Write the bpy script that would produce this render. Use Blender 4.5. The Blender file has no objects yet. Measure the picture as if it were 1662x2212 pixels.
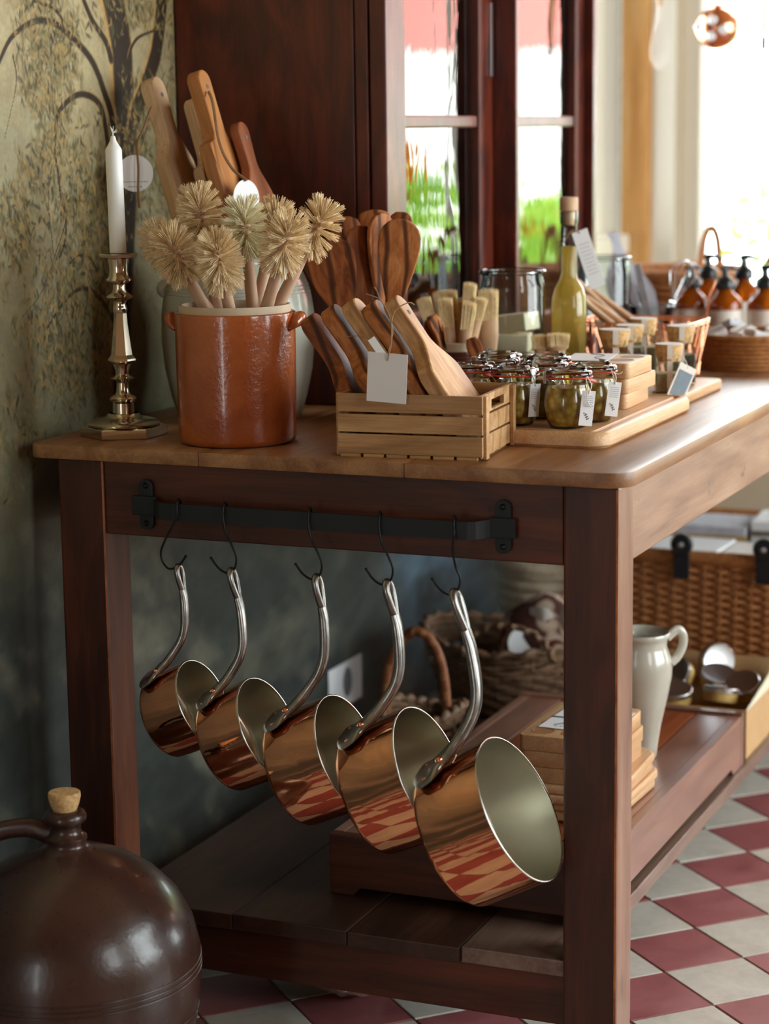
import bpy, bmesh, math, random
import numpy as np
from mathutils import Vector, Matrix

random.seed(7)
rng = np.random.default_rng(7)
sc = bpy.context.scene
COL = sc.collection
PI = math.pi

# ------------------------------------------------------------------ camera
cam_d = bpy.data.cameras.new('camera')
cam = bpy.data.objects.new('camera', cam_d)
COL.objects.link(cam)
cam_d.sensor_fit = 'HORIZONTAL'
cam_d.sensor_width = 36.0
cam_d.lens = 36.0 * 4646.27 / 1662.0
cam_d.clip_start = 0.05
right, down, fwd = (0.9195, 0.3928, -0.0130), (0.0566, -0.1651, -0.9847), (-0.3889, 0.9047, -0.1740)
cam.matrix_world = Matrix(((right[0], -down[0], -fwd[0], 0.7617),
                           (right[1], -down[1], -fwd[1], -2.5004),
                           (right[2], -down[2], -fwd[2], 1.2122),
                           (0, 0, 0, 1)))
cam_d.dof.use_dof = True
cam_d.dof.focus_distance = 2.86
cam_d.dof.aperture_fstop = 4.5
sc.camera = cam

# ------------------------------------------------------------------ light
world = bpy.data.worlds.new('overcast_sky')
sc.world = world
world.use_nodes = True
wbg = world.node_tree.nodes['Background']
wbg.inputs['Color'].default_value = (0.90, 0.96, 1.0, 1)
wbg.inputs['Strength'].default_value = 9.0
vs = sc.view_settings
vs.view_transform = 'Standard'
vs.look = 'None'
vs.gamma = 1.0
vs.use_curve_mapping = False
vs.exposure = 0.55
sc.cycles.use_denoising = True
sc.cycles.max_bounces = 10
sc.cycles.diffuse_bounces = 5
sc.cycles.glossy_bounces = 6
sc.cycles.transmission_bounces = 8
sc.cycles.transparent_max_bounces = 16
sc.cycles.sample_clamp_indirect = 6.0
sc.cycles.caustics_reflective = False
sc.cycles.caustics_refractive = False

# room extents
XL, XR, YF, YB, ZC = -0.86, 2.70, -4.60, 2.85, 2.75
# window openings: (x0, x1, z0, z1) on back wall; (y0, y1, z0, z1) on right wall; (x0, x1, z0, z1) on front wall
WIN_B = (-0.722, 1.30, 0.60, 2.45)
WIN_R1 = (-0.10, 2.30, 0.55, 2.50)
WIN_R2 = (-1.90, -1.10, 0.95, 2.40)
WIN_L = (1.56, 2.80, 0.90, 2.40)
WIN_F = (-0.63, -0.29, 0.06, 2.10)
WIN_B2 = (1.60, 2.45, 0.06, 2.15)


def portal(name, loc, rot, sx, sy):
    l = bpy.data.lights.new(name, 'AREA')
    l.shape = 'RECTANGLE'
    l.size, l.size_y = sx, sy
    l.cycles.is_portal = True
    o = bpy.data.objects.new(name, l)
    o.location, o.rotation_euler = loc, rot
    COL.objects.link(o)


portal('daylight_portal', ((WIN_B[0]+WIN_B[1])/2, YB+0.20, (WIN_B[2]+WIN_B[3])/2), (-PI/2, 0, 0), WIN_B[1]-WIN_B[0], WIN_B[3]-WIN_B[2])
portal('daylight_portal', (XR+0.20, (WIN_R1[0]+WIN_R1[1])/2, (WIN_R1[2]+WIN_R1[3])/2), (PI/2, 0, PI/2), WIN_R1[1]-WIN_R1[0], WIN_R1[3]-WIN_R1[2])
portal('daylight_portal', (XR+0.20, (WIN_R2[0]+WIN_R2[1])/2, (WIN_R2[2]+WIN_R2[3])/2), (PI/2, 0, PI/2), WIN_R2[1]-WIN_R2[0], WIN_R2[3]-WIN_R2[2])
portal('daylight_portal', ((WIN_F[0]+WIN_F[1])/2, YF-0.20, (WIN_F[2]+WIN_F[3])/2), (PI/2, 0, 0), WIN_F[1]-WIN_F[0], WIN_F[3]-WIN_F[2])

portal('daylight_portal', ((WIN_B2[0]+WIN_B2[1])/2, YB+0.20, (WIN_B2[2]+WIN_B2[3])/2), (-PI/2, 0, 0), WIN_B2[1]-WIN_B2[0], WIN_B2[3]-WIN_B2[2])

# ------------------------------------------------------------------ helpers: objects


def obj(name, bm, m=None, parent=None, loc=None, rot=None, smooth=None):
    if isinstance(bm, bmesh.types.BMesh):
        me = bpy.data.meshes.new(name)
        bm.normal_update()
        bm.to_mesh(me)
        bm.free()
    else:
        me = bm
    if m is not None and not me.materials:
        me.materials.append(m)
    if smooth is not None and len(me.polygons):
        me.polygons.foreach_set('use_smooth', [True] * len(me.polygons))
        me.set_sharp_from_angle(angle=math.radians(smooth))
    o = bpy.data.objects.new(name, me)
    COL.objects.link(o)
    if parent is not None:
        o.parent = parent
    if loc is not None:
        o.location = loc
    if rot is not None:
        o.rotation_euler = rot
    return o


def tag(o, label, cat=None, group=None, kind=None):
    if label:
        o['label'] = label
    if cat:
        o['category'] = cat
    if group:
        o['group'] = group
    if kind:
        o['kind'] = kind
    return o


def thing(name, label, cat, loc=(0, 0, 0), rot=(0, 0, 0), group=None):
    o = bpy.data.objects.new(name, None)
    o.empty_display_size = 0.02
    COL.objects.link(o)
    o.location, o.rotation_euler = loc, rot
    return tag(o, label, cat, group)


def struct(name, bm, m, parent=None, smooth=None):
    o = obj(name, bm, m, parent, smooth=smooth)
    if parent is None:
        o['kind'] = 'structure'
    return o


def dup(root, loc, rot=None, label=None, scale=None):
    r = root.copy()
    COL.objects.link(r)
    r.location = loc
    if rot is not None:
        r.rotation_euler = rot
    if scale is not None:
        r.scale = (scale,) * 3 if not hasattr(scale, '__len__') else scale
    if label:
        r['label'] = label
    for ch in list(root.children):
        c = ch.copy()
        COL.objects.link(c)
        c.parent = r
        for g in list(ch.children):
            d = g.copy()
            COL.objects.link(d)
            d.parent = c
    return r

# ------------------------------------------------------------------ helpers: shapes


def BM():
    return bmesh.new()


def box(bm, c, s, bevel=0.0, seg=2, rot=None):
    """box with centre c and full size s"""
    g = bmesh.ops.create_cube(bm, size=1.0)
    vs_ = g['verts']
    M = Matrix.Translation(Vector(c))
    if rot is not None:
        M = M @ rot.to_4x4()
    M = M @ Matrix.Diagonal((s[0], s[1], s[2], 1))
    bmesh.ops.transform(bm, matrix=M, verts=vs_)
    if bevel > 0:
        es = list({e for v in vs_ for e in v.link_edges})
        bmesh.ops.bevel(bm, geom=es, offset=bevel, segments=seg, profile=0.6, affect='EDGES')
    return bm


def bx(x0, x1, y0, y1, z0, z1, bevel=0.0, seg=2):
    return box(BM(), ((x0+x1)/2, (y0+y1)/2, (z0+z1)/2), (abs(x1-x0), abs(y1-y0), abs(z1-z0)), bevel, seg)


def lathe(prof, seg=48, bm=None, close_bottom=True, close_top=False, M=None, jitter=0.0):
    """revolve (r, z) profile about z"""
    bm = bm or BM()
    rings = []
    for (r, z) in prof:
        if r < 1e-6:
            rings.append([bm.verts.new((0, 0, z))])
        else:
            rings.append([bm.verts.new((r*math.cos(2*PI*k/seg), r*math.sin(2*PI*k/seg), z)) for k in range(seg)])
    for a, b in zip(rings[:-1], rings[1:]):
        for k in range(seg):
            k2 = (k+1) % seg
            if len(a) == 1 and len(b) == 1:
                continue
            if len(a) == 1:
                bm.faces.new((a[0], b[k2], b[k]))
            elif len(b) == 1:
                bm.faces.new((a[k], a[k2], b[0]))
            else:
                bm.faces.new((a[k], a[k2], b[k2], b[k]))
    if close_bottom and len(rings[0]) > 1:
        bm.faces.new(list(reversed(rings[0])))
    if close_top and len(rings[-1]) > 1:
        bm.faces.new(rings[-1])
    if M is not None:
        bmesh.ops.transform(bm, matrix=M, verts=[v for r in rings for v in r])
    return bm


def catmull(pts, n=8):
    P = [Vector(p) for p in pts]
    if len(P) < 3:
        return P
    out = []
    for i in range(len(P)-1):
        p0 = P[i-1] if i > 0 else P[i]*2-P[i+1]
        p1, p2 = P[i], P[i+1]
        p3 = P[i+2] if i+2 < len(P) else P[i+1]*2-P[i]
        for k in range(n):
            t = k/n
            out.append(0.5*((2*p1)+(-p0+p2)*t+(2*p0-5*p1+4*p2-p3)*t*t+(-p0+3*p1-3*p2+p3)*t**3))
    out.append(P[-1])
    return out


def lerpl(vals, n):
    """resample list of numbers to n values"""
    if not hasattr(vals, '__len__'):
        return [vals]*n
    m = len(vals)-1
    out = []
    for i in range(n):
        t = i/(n-1)*m if n > 1 else 0
        k = min(int(t), m-1)
        out.append(vals[k]+(vals[k+1]-vals[k])*(t-k))
    return out


def tube(pts, r, seg=10, bm=None, smooth_n=0, closed=False, flat=None, up=None):
    """sweep a circle (or an ellipse: flat = ratio of the second radius; up fixes its first axis) along pts"""
    bm = bm or BM()
    P = catmull(pts, smooth_n) if smooth_n else [Vector(p) for p in pts]
    n = len(P)
    R1 = lerpl(r, n)
    FL = lerpl(flat if flat is not None else 1.0, n)
    N = None
    rings = []
    for i in range(n):
        if closed:
            T = (P[(i+1) % n]-P[i-1])
        else:
            T = P[min(i+1, n-1)]-P[max(i-1, 0)]
        if T.length < 1e-9:
            T = Vector((0, 0, 1))
        T.normalize()
        if up is not None:
            U = Vector(up[i]) if isinstance(up, list) else Vector(up)
            N = U-T*T.dot(U)
            N.normalize()
        else:
            if N is None:
                a = Vector((0, 0, 1)) if abs(T.z) < 0.9 else Vector((1, 0, 0))
                N = a-T*T.dot(a)
            else:
                N = N-T*T.dot(N)
            N.normalize()
        B = T.cross(N)
        rings.append([bm.verts.new(P[i]+N*(R1[i]*math.cos(2*PI*k/seg))+B*(R1[i]*FL[i]*math.sin(2*PI*k/seg))) for k in range(seg)])
    m = n if closed else n-1
    for i in range(m):
        a, b = rings[i], rings[(i+1) % n]
        for k in range(seg):
            bm.faces.new((a[k], a[(k+1) % seg], b[(k+1) % seg], b[k]))
    if not closed:
        bm.faces.new(list(reversed(rings[0])))
        bm.faces.new(rings[-1])
    return bm


def prism(outline, t, bevel=0.0, bm=None, plane='XZ', seg=2):
    """extrude a 2-D outline by thickness t, centred on its plane"""
    bm = bm or BM()

    def mk(u, v, w):
        return {'XZ': (u, w, v), 'XY': (u, v, w), 'YZ': (w, u, v)}[plane]
    a = [bm.verts.new(mk(u, v, -t/2)) for u, v in outline]
    b = [bm.verts.new(mk(u, v, t/2)) for u, v in outline]
    fa, fb = bm.faces.new(list(reversed(a))), bm.faces.new(b)
    n = len(outline)
    for k in range(n):
        bm.faces.new((a[k], a[(k+1) % n], b[(k+1) % n], b[k]))
    bmesh.ops.recalc_face_normals(bm, faces=bm.faces[:])
    if bevel > 0:
        es = list(set(list(fa.edges)+list(fb.edges)))
        bmesh.ops.bevel(bm, geom=es, offset=bevel, segments=seg, profile=0.6, affect='EDGES')
    return bm


def rrect(w, h, r, n=5, cx=0.0, cy=0.0):
    pts = []
    for (sx, sy, a0) in ((1, 1, 0), (-1, 1, PI/2), (-1, -1, PI), (1, -1, 3*PI/2)):
        for k in range(n+1):
            a = a0+PI/2*k/n
            pts.append((cx+sx*(w/2-r)+r*math.cos(a), cy+sy*(h/2-r)+r*math.sin(a)))
    return pts


def blob(bm, c, s, sub=2, noise=0.0, seed=0, rot=None):
    g = bmesh.ops.create_icosphere(bm, subdivisions=sub, radius=1.0)
    rr = random.Random(seed)
    for v in g['verts']:
        v.co *= 1+noise*(rr.random()-0.5)
        v.co = Vector((v.co.x*s[0], v.co.y*s[1], v.co.z*s[2]))
        if rot is not None:
            v.co = rot @ v.co
        v.co += Vector(c)
    return bm


def xform(bm, M):
    bmesh.ops.transform(bm, matrix=M, verts=bm.verts[:])
    return bm

# ------------------------------------------------------------------ helpers: materials


def srgb(r, g, b):
    f = lambda c: (c/255/12.92) if c/255 <= 0.04045 else ((c/255+0.055)/1.055)**2.4
    return (f(r), f(g), f(b), 1.0)


class Mat:
    def __init__(self, name):
        self.m = bpy.data.materials.new(name)
        self.m.use_nodes = True
        self.nt = self.m.node_tree
        self.b = self.nt.nodes['Principled BSDF']
        self.out = self.nt.nodes['Material Output']

    def n(self, t, **kw):
        nd = self.nt.nodes.new(t)
        for k, v in kw.items():
            if hasattr(nd, k):
                setattr(nd, k, v)
        return nd

    def l(self, a, b):
        self.nt.links.new(a, b)

    def set(self, **kw):
        for k, v in kw.items():
            self.b.inputs[k.replace('_', ' ')].default_value = v
        return self

    def coords(self, kind='Object', scale=(1, 1, 1), rnd=True):
        tc = self.n('ShaderNodeTexCoord')
        mp = self.n('ShaderNodeMapping')
        mp.inputs['Scale'].default_value = scale
        if rnd:
            oi = self.n('ShaderNodeObjectInfo')
            mu = self.n('ShaderNodeMath', operation='MULTIPLY')
            mu.inputs[1].default_value = 37.0
            self.l(oi.outputs['Random'], mu.inputs[0])
            ad = self.n('ShaderNodeVectorMath', operation='ADD')
            self.l(tc.outputs[kind], ad.inputs[0])
            self.l(mu.outputs[0], ad.inputs[1])
            self.l(ad.outputs[0], mp.inputs['Vector'])
        else:
            self.l(tc.outputs[kind], mp.inputs['Vector'])
        return mp.outputs[0]

    def noise(self, vec, scale=5, detail=4, rough=0.55, dist=0.0):
        t = self.n('ShaderNodeTexNoise')
        t.inputs['Scale'].default_value = scale
        t.inputs['Detail'].default_value = detail
        t.inputs['Roughness'].default_value = rough
        t.inputs['Distortion'].default_value = dist
        if vec is not None:
            self.l(vec, t.inputs['Vector'])
        return t.outputs['Fac']

    def ramp(self, fac, stops):
        r = self.n('ShaderNodeValToRGB')
        el = r.color_ramp.elements
        while len(el) < len(stops):
            el.new(0.5)
        for e, (p, c) in zip(el, stops):
            e.position = p
            e.color = c
        self.l(fac, r.inputs[0])
        return r.outputs[0]

    def mix(self, fac, a, b, mode='MIX'):
        x = self.n('ShaderNodeMix', data_type='RGBA', blend_type=mode)
        for sock, v in ((x.inputs[0], fac), (x.inputs[6], a), (x.inputs[7], b)):
            if hasattr(v, 'node'):
                self.l(v, sock)
            else:
                sock.default_value = v
        return x.outputs[2]

    def bump(self, fac, strength=0.2, dist=0.002):
        bp = self.n('ShaderNodeBump')
        bp.inputs['Strength'].default_value = strength
        bp.inputs['Distance'].default_value = dist
        self.l(fac, bp.inputs['Height'])
        self.l(bp.outputs[0], self.b.inputs['Normal'])

    def color(self, s):
        self.l(s, self.b.inputs['Base Color'])

    def rough(self, fac, lo, hi):
        mr = self.n('ShaderNodeMapRange')
        mr.inputs['To Min'].default_value = lo
        mr.inputs['To Max'].default_value = hi
        self.l(fac, mr.inputs['Value'])
        self.l(mr.outputs[0], self.b.inputs['Roughness'])


def plain(name, c, rough=0.5, metal=0.0, var=0.0, vscale=30, bump=0.0, **kw):
    m = Mat(name)
    m.set(Roughness=rough, Metallic=metal, Base_Color=c, **kw)
    v = m.coords()
    f = m.noise(v, vscale, 4)
    if var > 0:
        d = tuple(max(0, x*(1-var)) for x in c[:3])+(1,)
        u = tuple(min(1, x*(1+var)) for x in c[:3])+(1,)
        m.color(m.ramp(f, [(0.3, d), (0.7, u)]))
    if bump > 0:
        m.bump(f, bump, 0.001)
    return m.m


def wood(name, dark, mid, light, axis='x', across=9.0, along=0.9, rough=(0.35, 0.6), vein=None, vein_amt=0.5, bump=0.12, dist=0.8, spec=0.4, coat=0.0, marks=0.0):
    m = Mat(name)
    sc_ = [across]*3
    sc_['xyz'.index(axis)] = along
    v = m.coords('Object', tuple(sc_))
    f = m.noise(v, 3.0, 5, 0.6, dist)
    col = m.ramp(f, [(0.28, dark), (0.5, mid), (0.72, light)])
    sc2 = [across*22]*3
    sc2['xyz'.index(axis)] = along*5
    v2 = m.coords('Object', tuple(sc2))
    f2 = m.noise(v2, 2.0, 3, 0.6)
    fine = m.ramp(f2, [(0.35, (0.62, 0.58, 0.55, 1)), (0.6, (1, 1, 1, 1))])
    col = m.mix(0.55, col, fine, 'MULTIPLY')
    if vein is not None:
        w = m.n('ShaderNodeTexWave')
        w.wave_type = 'BANDS'
        w.bands_direction = 'X' if axis != 'x' else 'Y'
        w.inputs['Scale'].default_value = 0.9
        w.inputs['Distortion'].default_value = 13.0
        w.inputs['Detail'].default_value = 3.0
        w.inputs['Detail Scale'].default_value = 0.55
        m.l(v, w.inputs['Vector'])
        vf = m.ramp(w.outputs['Fac'], [(0.0, (1, 1, 1, 1)), (0.10, (0.7, 0.7, 0.7, 1)), (0.28, (0, 0, 0, 1))])
        g = m.n('ShaderNodeMath', operation='MULTIPLY')
        m.l(vf, g.inputs[0])
        g.inputs[1].default_value = vein_amt
        col = m.mix(g.outputs[0], col, vein)
    if marks:
        sc3 = [26.0]*3
        sc3['xyz'.index(axis)] = 9.0
        f3 = m.noise(m.coords('Object', tuple(sc3)), 1.0, 3, 0.6, 0.3)
        mk = m.ramp(f3, [(0.64, (0, 0, 0, 1)), (0.72, (marks, marks, marks, 1))])
        col = m.mix(mk, col, (0.035, 0.024, 0.022, 1))
    m.color(col)
    m.rough(f2, rough[0], rough[1])
    m.b.inputs['Specular IOR Level'].default_value = spec
    m.b.inputs['Coat Weight'].default_value = coat
    m.b.inputs['Coat Roughness'].default_value = 0.28
    if bump:
        m.bump(f2, bump, 0.0008)
    return m.m

# ------------------------------------------------------------------ materials
S = srgb
M_frame = wood('stained_pine', S(50, 22, 12), S(74, 34, 18), S(104, 52, 26), 'z', 7, 0.9, (0.30, 0.50), bump=0.15, spec=0.5)
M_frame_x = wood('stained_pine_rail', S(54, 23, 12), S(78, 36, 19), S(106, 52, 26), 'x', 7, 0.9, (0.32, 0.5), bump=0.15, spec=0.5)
M_frame_y = wood('stained_pine_side', S(132, 96, 76), S(160, 122, 98), S(182, 146, 120), 'y', 7, 0.9, (0.30, 0.45), bump=0.2, spec=0.5, coat=0.5, marks=0.6)  # side aprons: window glare put into a paler, greyer stain
M_bleach_lit = wood('bleached_lit_pine', S(92, 56, 40), S(134, 92, 68), S(164, 122, 94), 'z', 7, 0.9, (0.30, 0.45), bump=0.3, spec=0.5, coat=0.5, marks=0.6)
M_half = wood('half_lit_pine', S(62, 30, 18), S(92, 50, 32), S(120, 70, 48), 'z', 7, 0.9, (0.35, 0.5), bump=0.2, spec=0.4)  # right faces of the left legs: weaker side light painted into the stain
M_greyshelf = wood('glare_shelf_board', S(92, 68, 56), S(124, 98, 84), S(148, 122, 106), 'y', 6, 0.8, (0.3, 0.45), bump=0.2, spec=0.5, coat=0.4, marks=0.5)  # rightmost board: side light and glare painted as paler wood
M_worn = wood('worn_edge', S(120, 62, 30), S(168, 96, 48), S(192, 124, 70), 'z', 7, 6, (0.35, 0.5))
M_top = wood('worn_tabletop', S(112, 72, 42), S(150, 104, 66), S(176, 132, 88), 'y', 8, 0.8, (0.30, 0.5), bump=0.2, spec=0.5, marks=0.35)
M_shelf = wood('dark_shelf_board', S(46, 26, 17), S(66, 40, 28), S(86, 56, 40), 'y', 6, 0.8, (0.32, 0.55), bump=0.2, spec=0.5)
M_mahog = wood('mahogany', S(52, 15, 8), S(84, 28, 13), S(116, 46, 20), 'z', 5, 1.5, (0.28, 0.45), bump=0.05, dist=1.6, spec=0.5)
M_pine = wood('golden_pine', S(206, 146, 78), S(228, 172, 104), S(240, 194, 130), 'z', 8, 0.8, (0.4, 0.6))
M_beech = wood('beech', S(186, 140, 98), S(206, 162, 118), S(220, 180, 138), 'y', 9, 1.0, (0.38, 0.55))
M_beech_z = wood('beech_upright', S(188, 146, 112), S(208, 168, 130), S(222, 186, 150), 'z', 9, 1.0, (0.4, 0.6))
M_crate = wood('crate_slat', S(150, 108, 66), S(190, 146, 98), S(214, 176, 128), 'x', 9, 1.2, (0.45, 0.65), vein=S(120, 76, 42), vein_amt=0.45)
M_olive = wood('olive_wood', S(128, 70, 34), S(176, 108, 58), S(206, 142, 86), 'z', 14, 4.5, (0.5, 0.65), vein=S(60, 28, 14), vein_amt=0.9, dist=1.8, spec=0.25)
M_olive_pale = wood('pale_olive_wood', S(168, 118, 72), S(196, 150, 102), S(216, 176, 130), 'z', 12, 3.5, (0.5, 0.65), vein=S(132, 84, 54), vein_amt=0.6, dist=1.6, spec=0.25)
M_olive_dark = wood('dark_olive_wood', S(100, 52, 26), S(146, 82, 42), S(178, 108, 58), 'z', 14, 4.0, (0.48, 0.62), vein=S(48, 22, 11), vein_amt=0.85, dist=1.8, spec=0.25)
M_maple = wood('maple_board', S(196, 158, 118), S(214, 180, 142), S(224, 194, 158), 'z', 8, 1.0, (0.4, 0.6), vein=S(150, 96, 60), vein_amt=0.3)
M_cherry = wood('cherry_board', S(160, 100, 54), S(190, 128, 76), S(206, 146, 92), 'z', 8, 1.0, (0.35, 0.5))
M_redboard = wood('reddish_board', S(120, 66, 40), S(150, 88, 56), S(168, 104, 70), 'z', 8, 1.0, (0.4, 0.55))
M_boxwood = wood('walnut_box', S(108, 68, 52), S(136, 92, 74), S(158, 112, 92), 'y', 6, 0.9, (0.25, 0.40), spec=0.5, coat=0.9)
M_boxpanel = wood('red_panel', S(120, 58, 28), S(150, 78, 40), S(172, 96, 54), 'y', 7, 0.9, (0.25, 0.4), spec=0.5)
M_spoonwood = plain('pale_spoon_wood', S(206, 168, 132), 0.55, var=0.12, vscale=20)
M_copper = Mat('polished_copper')
M_copper.set(Base_Color=S(246, 172, 128), Metallic=1.0, Roughness=0.05)
_v = M_copper.coords('Object', (1, 1, 1))
M_copper.bump(M_copper.noise(_v, 16, 2, 0.5, 0.5), 0.30, 0.003)
M_copper = M_copper.m
M_rivet = plain('copper_rivet', S(240, 160, 122), 0.22, 1.0)
M_wirecu = plain('copper_wire', S(246, 172, 134), 0.22, 1.0)
M_iron = plain('cast_iron_handle', S(146, 142, 138), 0.30, 1.0, var=0.25, vscale=60, bump=0.12)
M_tin = Mat('tin_lining')
M_tin.set(Base_Color=S(214, 212, 198), Metallic=1.0, Roughness=0.28)
_v = M_tin.coords('Object', (1, 1, 1))
M_tin.rough(M_tin.noise(_v, 9, 1, 0.5, 0.2), 0.24, 0.36)
M_tin = M_tin.m
M_rim = plain('pan_rim', S(206, 200, 190), 0.2, 1.0)
M_black = plain('black_iron', S(30, 33, 35), 0.5, 0.3, bump=0.1)
M_blackwire = plain('black_wire', S(22, 22, 23), 0.35, 0.5)
M_silver = plain('old_silver', S(208, 196, 176), 0.14, 1.0, var=0.06, vscale=12)
M_wax = plain('candle_wax', S(236, 236, 232), 0.45, Subsurface_Weight=0.3, Subsurface_Radius=(0.01, 0.008, 0.006))
M_wick = plain('cotton_wick', S(230, 228, 222), 0.9)
M_paper = plain('white_paper', S(232, 231, 232), 0.8)
M_twine = plain('jute_twine', S(150, 112, 78), 0.9)
M_string = plain('white_string', S(220, 214, 204), 0.9)
M_ink = plain('grey_ink', S(110, 110, 114), 0.9)
M_bristle = plain('tampico_bristle', S(238, 214, 174), 0.85, var=0.2, vscale=260)
M_bristle2 = plain('pale_tampico_bristle', S(246, 236, 206), 0.85, var=0.15, vscale=260)
M_hair = plain('brush_hair', S(236, 210, 156), 0.8, var=0.15, vscale=200)
M_brushwood = plain('brush_handle_wood', S(198, 160, 132), 0.55, var=0.08, vscale=25)
M_cork = plain('cork', S(204, 164, 112), 0.85, var=0.3, vscale=220, bump=0.3)
M_unglazed = plain('unglazed_stoneware', S(188, 168, 142), 0.7, var=0.06, vscale=50)
M_red_rubber = plain('red_rubber', S(206, 74, 48), 0.5)
M_steelclip = plain('steel_clip', S(214, 216, 220), 0.28, 1.0)
M_leather = plain('black_leather', S(26, 28, 32), 0.5, bump=0.2)
M_ribbon = plain('white_ribbon', S(214, 206, 198), 0.7)
M_label = plain('cream_label', S(226, 218, 208), 0.7, var=0.04, vscale=60)
M_pump = plain('black_plastic', S(22, 24, 26), 0.3)
M_soap = plain('olive_soap', S(240, 228, 196), 0.6, var=0.08, vscale=30)
M_pinksoap = plain('pink_soap', S(226, 176, 178), 0.6)
M_cloth = plain('grey_cloth', S(196, 196, 204), 0.9, var=0.12, vscale=60)
M_salt = plain('pale_salt', S(206, 184, 146), 0.8, var=0.2, vscale=300)
M_herb = plain('herb_salt', S(120, 110, 96), 0.8, var=0.5, vscale=200)


def glazed(name, c, c2, rough=0.12, bumps=0.25, vs_=14, coat=0.3):
    m = Mat(name)
    v = m.coords('Object', (1, 1, 1))
    f = m.noise(v, vs_, 5, 0.6, 0.3)
    m.color(m.ramp(f, [(0.3, c2), (0.65, c)]))
    m.rough(m.noise(v, 60, 3), rough, rough+0.15)
    m.bump(m.noise(v, 180, 2), bumps, 0.0006)
    m.b.inputs['Coat Weight'].default_value = coat
    m.b.inputs['Coat Roughness'].default_value = 0.12
    return m.m


M_terra = glazed('salt_glazed_terracotta', S(172, 90, 42), S(138, 62, 26), 0.14, 1.0, 9, 0.5)
M_greystone = glazed('grey_stoneware', S(186, 184, 170), S(162, 160, 146), 0.14, 0.12, 8, 0.4)
M_greypot = glazed('dark_grey_stoneware', S(120, 118, 112), S(96, 94, 90), 0.3, 0.1, 8, 0.1)
M_jug = glazed('brown_salt_glaze', S(68, 42, 33), S(44, 26, 20), 0.22, 0.45, 5, 0.18)
M_browncrock = glazed('brown_glazed_crock', S(96, 52, 38), S(70, 36, 26), 0.15, 0.1, 10, 0.4)
M_vase = glazed('cream_stoneware', S(190, 184, 170), S(170, 164, 150), 0.12, 0.06, 8, 0.5)


def clear_glass(name, tint=(1, 1, 1, 1), ior=1.45, gain=1.0, rough=0.0, wavy=0.0):
    """thin clear glass: what lies behind shows through, reflections follow the Fresnel law"""
    m = Mat(name)
    nt = m.nt
    nt.nodes.remove(m.b)
    tr, gl, mx = m.n('ShaderNodeBsdfTransparent'), m.n('ShaderNodeBsdfGlossy'), m.n('ShaderNodeMixShader')
    tr.inputs[0].default_value = tint
    gl.inputs['Roughness'].default_value = rough
    fr = m.n('ShaderNodeFresnel')
    fr.inputs['IOR'].default_value = ior
    g = m.n('ShaderNodeMath', operation='MULTIPLY', use_clamp=True)
    g.inputs[1].default_value = gain
    m.l(fr.outputs[0], g.inputs[0])
    m.l(g.outputs[0], mx.inputs[0])
    m.l(tr.outputs[0], mx.inputs[1])
    m.l(gl.outputs[0], mx.inputs[2])
    m.l(mx.outputs[0], m.out.inputs['Surface'])
    if wavy:
        v = m.coords('Object', (1, 1, 0.35))
        bp = m.n('ShaderNodeBump')
        bp.inputs['Strength'].default_value = wavy
        bp.inputs['Distance'].default_value = 0.004
        m.l(m.noise(v, 22, 2, 0.5, 0.6), bp.inputs['Height'])
        m.l(bp.outputs[0], gl.inputs['Normal'])
    return m.m


M_pane = clear_glass('window_glass', (0.97, 0.99, 0.98, 1), 1.45)
M_oldpane = clear_glass('wavy_old_glass', (0.9, 0.95, 0.93, 1), 1.5, 1.9, 0.0, 0.10)
M_jarglass = clear_glass('jar_glass', (0.93, 0.97, 0.95, 1), 1.45, 1.5)
M_bottleglass = clear_glass('bottle_glass', (0.92, 0.96, 0.92, 1), 1.45, 1.4)
M_amber = Mat('amber_glass')
M_amber.set(Base_Color=S(196, 96, 10), Roughness=0.08, Transmission_Weight=0.55, IOR=1.45)
M_amber = M_amber.m
M_oil = Mat('golden_oil')
M_oil.set(Base_Color=S(240, 208, 118), Roughness=0.3, Specular_IOR_Level=0.2)
_t = M_oil.n('ShaderNodeBsdfTransparent')
_t.inputs[0].default_value = (0.95, 0.86, 0.52, 1)
_l = M_oil.n('ShaderNodeBsdfTranslucent')
_l.inputs[0].default_value = S(246, 218, 126)
_m1, _m2 = M_oil.n('ShaderNodeMixShader'), M_oil.n('ShaderNodeMixShader')
_m1.inputs[0].default_value = 0.5
_m2.inputs[0].default_value = 0.40
M_oil.l(M_oil.b.outputs[0], _m1.inputs[1])
M_oil.l(_l.outputs[0], _m1.inputs[2])
M_oil.l(_m1.outputs[0], _m2.inputs[1])
M_oil.l(_t.outputs[0], _m2.inputs[2])
M_oil.l(_m2.outputs[0], M_oil.out.inputs['Surface'])
M_oil = M_oil.m
M_relish = Mat('green_relish')
M_relish.set(Roughness=0.25, Specular_IOR_Level=0.4)
_v = M_relish.coords('Object', (1, 1, 1))
_n = M_relish.n('ShaderNodeTexVoronoi')
_n.inputs['Scale'].default_value = 95
M_relish.l(_v, _n.inputs['Vector'])
_c = M_relish.ramp(_n.outputs['Distance'], [(0.1, S(240, 220, 136)), (0.45, S(206, 174, 84)), (0.8, S(160, 126, 54))])
M_relish.color(M_relish.mix(0.5, _c, M_relish.ramp(M_relish.noise(_v, 40, 3), [(0.35, S(150, 118, 50)), (0.7, S(236, 216, 140))]), 'OVERLAY'))
M_relish = M_relish.m


def weave_mat(name, c1, c2, scale=120):
    m = Mat(name)
    v = m.coords('Object', (1, 1, 1))
    f = m.noise(v, scale, 4, 0.6)
    m.color(m.ramp(f, [(0.3, c2), (0.7, c1)]))
    m.set(Roughness=0.6)
    m.bump(f, 0.3, 0.001)
    return m.m


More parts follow.
